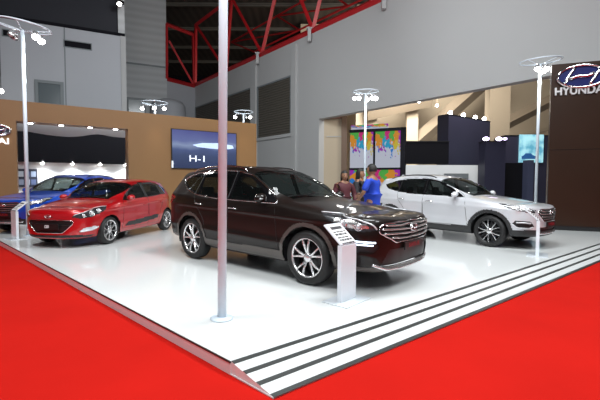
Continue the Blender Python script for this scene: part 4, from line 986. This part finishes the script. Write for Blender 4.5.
# colour splash screen
cs = mat('splash_image', (.01, .01, .01), .6, spec=.1); nt = cs.node_tree; bs = nt.nodes['Principled BSDF']
tc = nt.nodes.new('ShaderNodeTexCoord'); vo = nt.nodes.new('ShaderNodeTexVoronoi'); vo.inputs['Scale'].default_value = 3.0
ns = nt.nodes.new('ShaderNodeTexNoise'); ns.inputs['Scale'].default_value = 7; ns.inputs['Detail'].default_value = 4
mxv = nt.nodes.new('ShaderNodeVectorMath'); mxv.operation = 'MULTIPLY_ADD'; mxv.inputs[1].default_value = (.35, .35, .35)
nt.links.new(tc.outputs['Generated'], ns.inputs['Vector']); nt.links.new(ns.outputs['Color'], mxv.inputs[0]); nt.links.new(tc.outputs['Generated'], mxv.inputs[2]); nt.links.new(mxv.outputs[0], vo.inputs['Vector'])
sp = nt.nodes.new('ShaderNodeSeparateColor'); nt.links.new(vo.outputs['Color'], sp.inputs[0])
cr = nt.nodes.new('ShaderNodeValToRGB'); cr.color_ramp.interpolation = 'CONSTANT'
cols = [(.02, .25, .8), (.75, .02, .25), (.1, .55, .08), (.45, .02, .55), (.9, .35, .02), (.02, .45, .75), (.8, .65, .05)]
cr.color_ramp.elements[0].color = (*cols[0], 1); cr.color_ramp.elements[1].position = 1 / 7; cr.color_ramp.elements[1].color = (*cols[1], 1)
for k in range(2, 7): e_ = cr.color_ramp.elements.new(k / 7); e_.color = (*cols[k], 1)
nt.links.new(sp.outputs[0], cr.inputs[0])
sx = nt.nodes.new('ShaderNodeSeparateXYZ'); nt.links.new(tc.outputs['Generated'], sx.inputs[0])
# white where height + noise falls below a line: colours gather at the top
n2 = nt.nodes.new('ShaderNodeTexNoise'); n2.inputs['Scale'].default_value = 9; n2.inputs['Detail'].default_value = 3; nt.links.new(tc.outputs['Generated'], n2.inputs['Vector'])
m1 = nt.nodes.new('ShaderNodeMath'); m1.operation = 'MULTIPLY_ADD'; m1.inputs[1].default_value = 1.5; nt.links.new(n2.outputs['Fac'], m1.inputs[0]); nt.links.new(sx.outputs[2], m1.inputs[2])
m2 = nt.nodes.new('ShaderNodeMath'); m2.operation = 'LESS_THAN'; m2.inputs[1].default_value = 1.27; nt.links.new(m1.outputs[0], m2.inputs[0])
mx = nt.nodes.new('ShaderNodeMix'); mx.data_type = 'RGBA'; mx.inputs[7].default_value = (.72, .76, .9, 1); nt.links.new(m2.outputs[0], mx.inputs[0]); nt.links.new(cr.outputs[0], mx.inputs[6])
nt.links.new(mx.outputs[2], bs.inputs['Emission Color']); bs.inputs['Emission Strength'].default_value = .62
CW = Wall(AT(349, 160, 18.6).xy, AT(402, 160, 17.6).xy)
c0_, c1_, c2_ = CW.hit(350, 150)[0], CW.hit(374, 150)[0], CW.hit(400.5, 150)[0]
ch = thing('colour_screen', 'large screen showing colourful paint splashes in a black frame behind the people', 'screen', tuple(CW.pt(c1_, 0)))
zt_, zm_, zb_ = CW.hit(380, 131.5)[1], CW.hit(380, 169)[1], CW.hit(380, 181)[1]
put(ch, wbox(CW, c0_, c1_ - .03, zm_ + .06, zt_, 0, .1, name='left_picture', m=cs)); put(ch, wbox(CW, c1_ + .06, c2_, zm_ + .06, zt_, 0, .1, name='right_picture', m=cs))
put(ch, wbox(CW, c0_, c2_, .1, zm_ - .04, 0, .1, name='lower_picture', m=cs))
put(ch, wbox(CW, c0_ + .02, CW.hit(388, 120)[0], zt_ + .09, zt_ + .36, -.05, .05, name='upper_picture', m=cs))
for (nm, u0, u1, z0, z1) in (('top_bar', c0_ - .03, c2_ + .2, zt_, zt_ + .14), ('middle_bar', c0_ - .03, c2_ + .1, zm_ - .04, zm_ + .06), ('centre_post', c1_ - .03, c1_ + .06, 0, zt_), ('side_post', c2_, c2_ + .22, 0, zt_ + .14)):
    put(ch, wbox(CW, u0, u1, z0, z1, .05, .25, name=nm, m=M['darkw']))
# booths beyond
def block(name, label, cat, x0, x1, y0, y1, Y, m, dpt=1.0, z0=None, cap=None):
    a_, b_ = AT(x0, y0, Y), AT(x1, y0, Y); zz1 = AT((x0 + x1) / 2, y0, Y).z; zz0 = AT((x0 + x1) / 2, y1, Y).z if z0 is None else z0
    o = thing(name, label, cat, ((a_.x + b_.x) / 2, Y, zz0)); h_ = (b_.x - a_.x) / 2
    MB().box((-h_, 0, 0), (h_, dpt, zz1 - zz0)).obj('panel', m, o)
    if cap: MB().box((-h_ - .03, -.03, zz1 - zz0), (h_ + .03, dpt, zz1 - zz0 + .06)).obj('cap', cap, o)
    return o, h_, zz1 - zz0
block('booth_header', 'long black booth header board between the colour screen and the navy booth', 'booth wall', 402, 449, 142, 164, 23.4, M['darkw'], .3, None, M['black'])
hd_ = bpy.data.objects['booth_header']
for sx_ in (-1, 1): MB().box((sx_ * 1.1 - .06, .31, -hd_.location.z), (sx_ * 1.1 + .06, .42, 1.2)).obj('post', M['black'], hd_)
o, h_, hh_ = block('booth_counter', 'pale lit booth wall under the black header board', 'booth wall', 402, 478, 165, 190, 23.4, M['wbright'], .3, 0)
MB().box((-h_ * .75, -.3, hh_ * .3), (-h_ * .3, -.05, hh_ * .75)).obj('display_case', M['fgrey'], o); MB().box((h_ * .1, -.3, hh_ * .35), (h_ * .7, -.05, hh_ * .8)).obj('display_case', M['fgrey'], o)
NW = Wall(AT(448, 150, 24.2).xy, AT(489.5, 150, 27.0).xy); nt_ = NW.hit(489.5, 150)[0]; nz = 5.75
nb = thing('navy_booth', 'tall navy blue booth tower with four small lamps on top', 'booth wall', tuple(NW.pt(nt_ / 2, 0)))
put(nb, wbox(NW, 0, nt_, 0, nz, 0, .8, name='panel', m=M['navy'])); put(nb, wbox(NW, -.02, nt_ + .02, nz, nz + .05, .02, .8, name='cap', m=M['black']))
for k, px in enumerate((453, 466, 478, 487)):
    q = NW.pt(NW.hit(px, 120)[0], nz + .051, -.2); s_ = thing('booth_lamp', 'small bright lamp on top of the navy booth tower, %s' % ('leftmost of four', 'second of four', 'third of four', 'rightmost of four')[k], 'lamp', tuple(q), 0, 'lamps on the navy booth')
    MB().ball((0, 0, .14), .13, 12).obj('bulb', M['bulb'], s_, True); MB().box((-.1, .06, 0), (.1, .3, .22), bev=.02).obj('housing', M['black'], s_)
block('navy_pillar', 'square dark navy pillar in front of the navy booth tower', 'booth wall', 485.5, 506, 142, 195, 22, M['navy'], .8, 0, M['black'])
pu = mat('purple_lamp', (.6, .5, 1), .3, emit=12, ecol=(.75, .62, 1))
for k, (px, py) in enumerate(((486, 138), (499, 136.5), (505, 139))):
    q = AT(px, py, 22.2); q.z = AT(496, 142, 22).z + .061; s_ = thing('booth_lamp', 'violet white lamp on top of the dark navy pillar, %s' % ('leftmost of three', 'middle of three', 'rightmost of three')[k], 'lamp', tuple(q), 0, 'violet lamps on the navy pillar')
    MB().ball((0, 0, .14), .13 if k < 2 else .08, 12, (1.4, 1, .8)).obj('bulb', pu, s_, True); MB().box((-.1, .1, 0), (.1, .35, .2), bev=.02).obj('housing', M['black'], s_)
block('navy_wall', 'navy booth wall carrying the cyan screen', 'booth wall', 505, 548, 136, 200, 26, M['navy'], .5, 0, M['black'])
block('black_counter', 'black booth block under the cyan screen', 'booth wall', 506, 531, 163, 200, 23, M['darkw'], .8, 0)
block('blue_post', 'grey blue booth post beside the black block', 'booth wall', 528, 534, 160, 200, 22.5, mat('bluegrey', (.06, .07, .13), .5), .5, 0)
cy = mat('cyan_image', (.1, .3, .4), .3); nt = cy.node_tree; bs = nt.nodes['Principled BSDF']; tc = nt.nodes.new('ShaderNodeTexCoord'); ns = nt.nodes.new('ShaderNodeTexNoise'); ns.inputs['Scale'].default_value = 3
cr = nt.nodes.new('ShaderNodeValToRGB'); cr.color_ramp.elements[0].position = .35; cr.color_ramp.elements[0].color = (.06, .28, .42, 1); cr.color_ramp.elements[1].position = .6; cr.color_ramp.elements[1].color = (.50, .85, .9, 1)
nt.links.new(tc.outputs['Generated'], ns.inputs['Vector']); nt.links.new(ns.outputs['Fac'], cr.inputs[0]); nt.links.new(cr.outputs[0], bs.inputs['Emission Color']); bs.inputs['Emission Strength'].default_value = .95
block('cyan_screen', 'glowing cyan screen with a blue car picture on the navy wall, right of the pillar', 'screen', 520, 544, 134.5, 162.5, 25.89, cy, .1)
q = AT(531, 156, 25.6); cp_ = mat('car_picture', (.02, .08, .25), .4, emit=.5, ecol=(.02, .12, .32)); mb = MB(); mb.quadprism([(-.45, 0, -.18), (.45, 0, -.18), (.47, 0, .02), (.28, 0, .07), (.15, 0, .2), (-.2, 0, .2), (-.32, 0, .06), (-.47, 0, 0)], (0, .02, 0)); o = mb.obj('picture', cp_); o.location = (0, -.03, 0)
o.location = (q.x - bpy.data.objects['cyan_screen'].location.x, -.03, q.z - bpy.data.objects['cyan_screen'].location.z); o.parent = bpy.data.objects['cyan_screen']
# ---- people
SK = mat('skin', (.34, .17, .10), .5); HR = mat('hair', (.012, .010, .009), .6); BLU = mat('shirt_blue', (.012, .06, .55), .7); MAR = mat('jacket_maroon', (.08, .012, .018), .7); DK = mat('jacket_dark', (.02, .018, .022), .7); TR = mat('trousers_dark', (.015, .015, .02), .7); SH = mat('shoe', (.01, .01, .01), .4)
def skin(name, verts, edges, radii, m, parent, rootv=0, sub=2):
    me = bpy.data.meshes.new(name); me.from_pydata([Vector(v) for v in verts], edges, []); me.update()
    o = link(name, me, m, parent); md = o.modifiers.new('skin', 'SKIN'); md.use_smooth_shade = True
    for i, r in enumerate(radii):
        r = r if isinstance(r, tuple) else (r, r); sv = me.skin_vertices[0].data[i]; sv.radius = r
        sv.use_root = (i == rootv)
    s2 = o.modifiers.new('subdivision', 'SUBSURF'); s2.levels = sub; s2.render_levels = sub
    dg = bpy.context.evaluated_depsgraph_get(); bpy.context.view_layer.update()
    me2 = bpy.data.meshes.new_from_object(o.evaluated_get(bpy.context.evaluated_depsgraph_get()))
    o.modifiers.clear(); o.data = me2; me2.shade_smooth()
    if not me2.materials: me2.materials.append(m)
    return o
def person(label, x, y, rz, z0, H, top, armL, armR, hairlen=0, turn=0):
    """local frame: faces +X, left is +Y. arms: list of elbow, wrist"""
    root = thing('person', label, 'person', (x, y, z0), rz); k = H / 1.75; root.scale = (k,) * 3
    hp, sh, nk, hd = .93, 1.44, 1.50, 1.62
    LE, LW = Vector(armL[0]), Vector(armL[1]); RE, RW_ = Vector(armR[0]), Vector(armR[1])
    V = [(0, 0, hp), (0, 0, 1.10), (.01, 0, 1.28), (0, 0, 1.42), (.005, 0, 1.50), (.02, 0, 1.56),
         (0, .10, .90), (.02, .10, .50), (0, .10, .09), (.14, .11, .04),
         (0, -.10, .90), (.02, -.10, .50), (0, -.10, .09), (.14, -.11, .04),
         (0, .19, 1.41), LE, LW, (0, -.19, 1.41), RE, RW_]
    E_ = [(0, 1), (1, 2), (2, 3), (3, 4), (4, 5), (0, 6), (6, 7), (7, 8), (8, 9), (0, 10), (10, 11), (11, 12), (12, 13), (3, 14), (14, 15), (15, 16), (3, 17), (17, 18), (18, 19)]
    Rd = [(.14, .11), (.13, .10), (.15, .11), (.11, .09), .055, .05, .085, .058, .04, .035, .085, .058, .04, .035, .055, .040, .026, .055, .040, .026]
    body = skin('body', V, E_, Rd, SK, root)
    # hands: palm and five fingers joined into the body mesh
    bm = bmesh.new(); bm.from_mesh(body.data)
    # head
    mbh = MB(); r = bmesh.ops.create_uvsphere(mbh.bm, u_segments=28, v_segments=20, radius=1)
    for v in mbh.bm.verts:
        q = v.co.copy(); fx = .098; w_ = .076 * (1 - .18 * max(0, -q.z)); v.co = Vector((q.x * fx * (1 - .10 * max(0, -q.z)) + .02 * max(0, -q.z) * (q.x > 0), q.y * w_, q.z * .118))
        if q.x > .6 and abs(q.y) < .22 and -.35 < q.z < .15: v.co.x += .022 * (1 - abs(q.y) / .22) * (1 - (q.z + .35) / .5) # nose
        if q.x > .6 and .1 < q.z < .3 and .15 < abs(q.y) < .55: v.co.x -= .008
    mbh.xf(Matrix.Translation((.025, 0, hd)) @ Matrix.Rotation(turn, 4, 'Z'))
    tmp = bpy.data.meshes.new('t'); mbh.bm.to_mesh(tmp); mbh.bm.free(); bm.from_mesh(tmp)
    for sd, (el, wr) in ((1, (LE, LW)), (-1, (RE, RW_))):
        d = (wr - el).normalized(); s_ = d.cross(Vector((0, sd, .3))).normalized(); n_ = d.cross(s_)
        h = MB(); h.tube([wr - d * .02, wr + d * .03, wr + d * .09], [.024, .036, .034], 10, flat=.6)
        for f_, (o_, L_) in enumerate(((-.027, .065), (-.009, .078), (.009, .074), (.027, .058))):
            b0 = wr + d * .085 + s_ * o_; h.tube([b0, b0 + d * L_ * .5 + n_ * .006, b0 + d * L_ * .85 + n_ * .022], [.009, .008, .006], 6)
        b0 = wr + d * .03 + s_ * -.03; h.tube([b0, b0 + d * .03 - s_ * .022, b0 + d * .06 - s_ * .026], [.011, .010, .008], 6)
        t2 = bpy.data.meshes.new('t'); h.bm.to_mesh(t2); h.bm.free(); bm.from_mesh(t2)
    bm.to_mesh(body.data); bm.free(); body.data.shade_smooth()
    hm = Matrix.Translation((.025, 0, hd)) @ Matrix.Rotation(turn, 4, 'Z')
    for sy in (1, -1):
        e = MB(); e.ball((.088, sy * .030, .012), .011, 10, (.6, 1.2, .8)); e.xf(hm); e.obj('eye', M['black'], root, True)
        e = MB(); e.ball((-.005, sy * .077, -.005), .024, 10, (.6, .35, 1.1)); e.xf(hm); e.obj('ear', SK, root, True)
    e = MB(); e.ball((.090, 0, -.055), .02, 10, (.4, 1.1, .3)); e.xf(hm); e.obj('mouth', mat('lips', (.25, .07, .06), .5), root, True)
    # hair cap
    mb = MB(); r = bmesh.ops.create_uvsphere(mb.bm, u_segments=28, v_segments=20, radius=1)
    dele = []
    for v in mb.bm.verts:
        q = v.co.copy(); v.co = Vector((q.x * .108 - .008, q.y * .088, q.z * .126 + .008))
        if (q.x > .25 and q.z < .42) or (q.z < -.35 - hairlen and True): dele.append(v)
        elif q.z < -.1 and hairlen: v.co.z -= hairlen * .3; v.co.x -= .01
    bmesh.ops.delete(mb.bm, geom=dele, context='VERTS'); mb.xf(hm); mb.obj('hair', HR, root, True)
    # shirt / jacket following torso and arms
    el_t = Vector((0, .19, 1.41)); 
    def slv(S_, E2, f_): return S_ + (E2 - S_) * f_
    if top['long']: al, ar = [LE, slv(LE, LW, .9)], [RE, slv(RE, RW_, .9)]
    else: al, ar = [slv(Vector((0, .19, 1.41)), LE, .5), slv(Vector((0, .19, 1.41)), LE, .92)], [slv(Vector((0, -.19, 1.41)), RE, .5), slv(Vector((0, -.19, 1.41)), RE, .92)]
    V = [(0, 0, .84), (0, 0, .98), (0, 0, 1.12), (.01, 0, 1.28), (0, 0, 1.42), (.0, 0, 1.475), (0, .19, 1.42), al[0], al[1], (0, -.19, 1.42), ar[0], ar[1]]
    E_ = [(0, 1), (1, 2), (2, 3), (3, 4), (4, 5), (4, 6), (6, 7), (7, 8), (4, 9), (9, 10), (10, 11)]
    sl = .052 if top['long'] else .068
    skin(top['name'], V, E_, [(.17, .135), (.17, .135), (.165, .13), (.18, .14), (.14, .11), (.07, .065), .075, sl + .01, sl - .006, .075, sl + .01, sl - .006], top['m'], root, 1)
    V = [(0, 0, .94), (0, .10, .86), (.02, .10, .50), (0, .10, .10), (0, -.10, .86), (.02, -.10, .50), (0, -.10, .10)]
    skin('trousers', V, [(0, 1), (1, 2), (2, 3), (0, 4), (4, 5), (5, 6)], [(.15, .12), .105, .075, .062, .105, .075, .062], TR, root)
    for sy in (1, -1):
        mb = MB(); mb.box((-.07, sy * .105 - .048, 0), (.20, sy * .105 + .048, .09), bev=.03); mb.obj('shoe', SH, root, True)
    return root
q = AT(370, 165, 8.6)
person('person in a royal blue polo shirt standing behind the dark brown SUV', AT(372.5, 180, 8.1).x, 8.1, 2.55, STAGE + .006, 1.80, dict(long=False, m=BLU, name='polo_shirt'), ((.06, .30, 1.16), (.22, .20, 1.02)), ((.10, -.28, 1.15), (.30, -.16, 1.10)))
person('person with dark hair in a dark jacket facing the one in blue', AT(359.5, 180, 9.3).x, 9.3, -.55, STAGE + .006, 1.74, dict(long=True, m=DK, name='jacket'), ((.05, .27, 1.15), (.24, .14, 1.08)), ((.05, -.27, 1.15), (.26, -.14, 1.12)), .35, .1)
person('person in a maroon jacket beyond the windscreen of the dark brown SUV', AT(344, 180, 8.8).x, 8.8, -1.2, STAGE + .006, 1.68, dict(long=True, m=MAR, name='jacket'), ((.05, .27, 1.15), (.20, .20, 1.0)), ((.05, -.27, 1.15), (.20, -.20, 1.0)), .3, -.1)
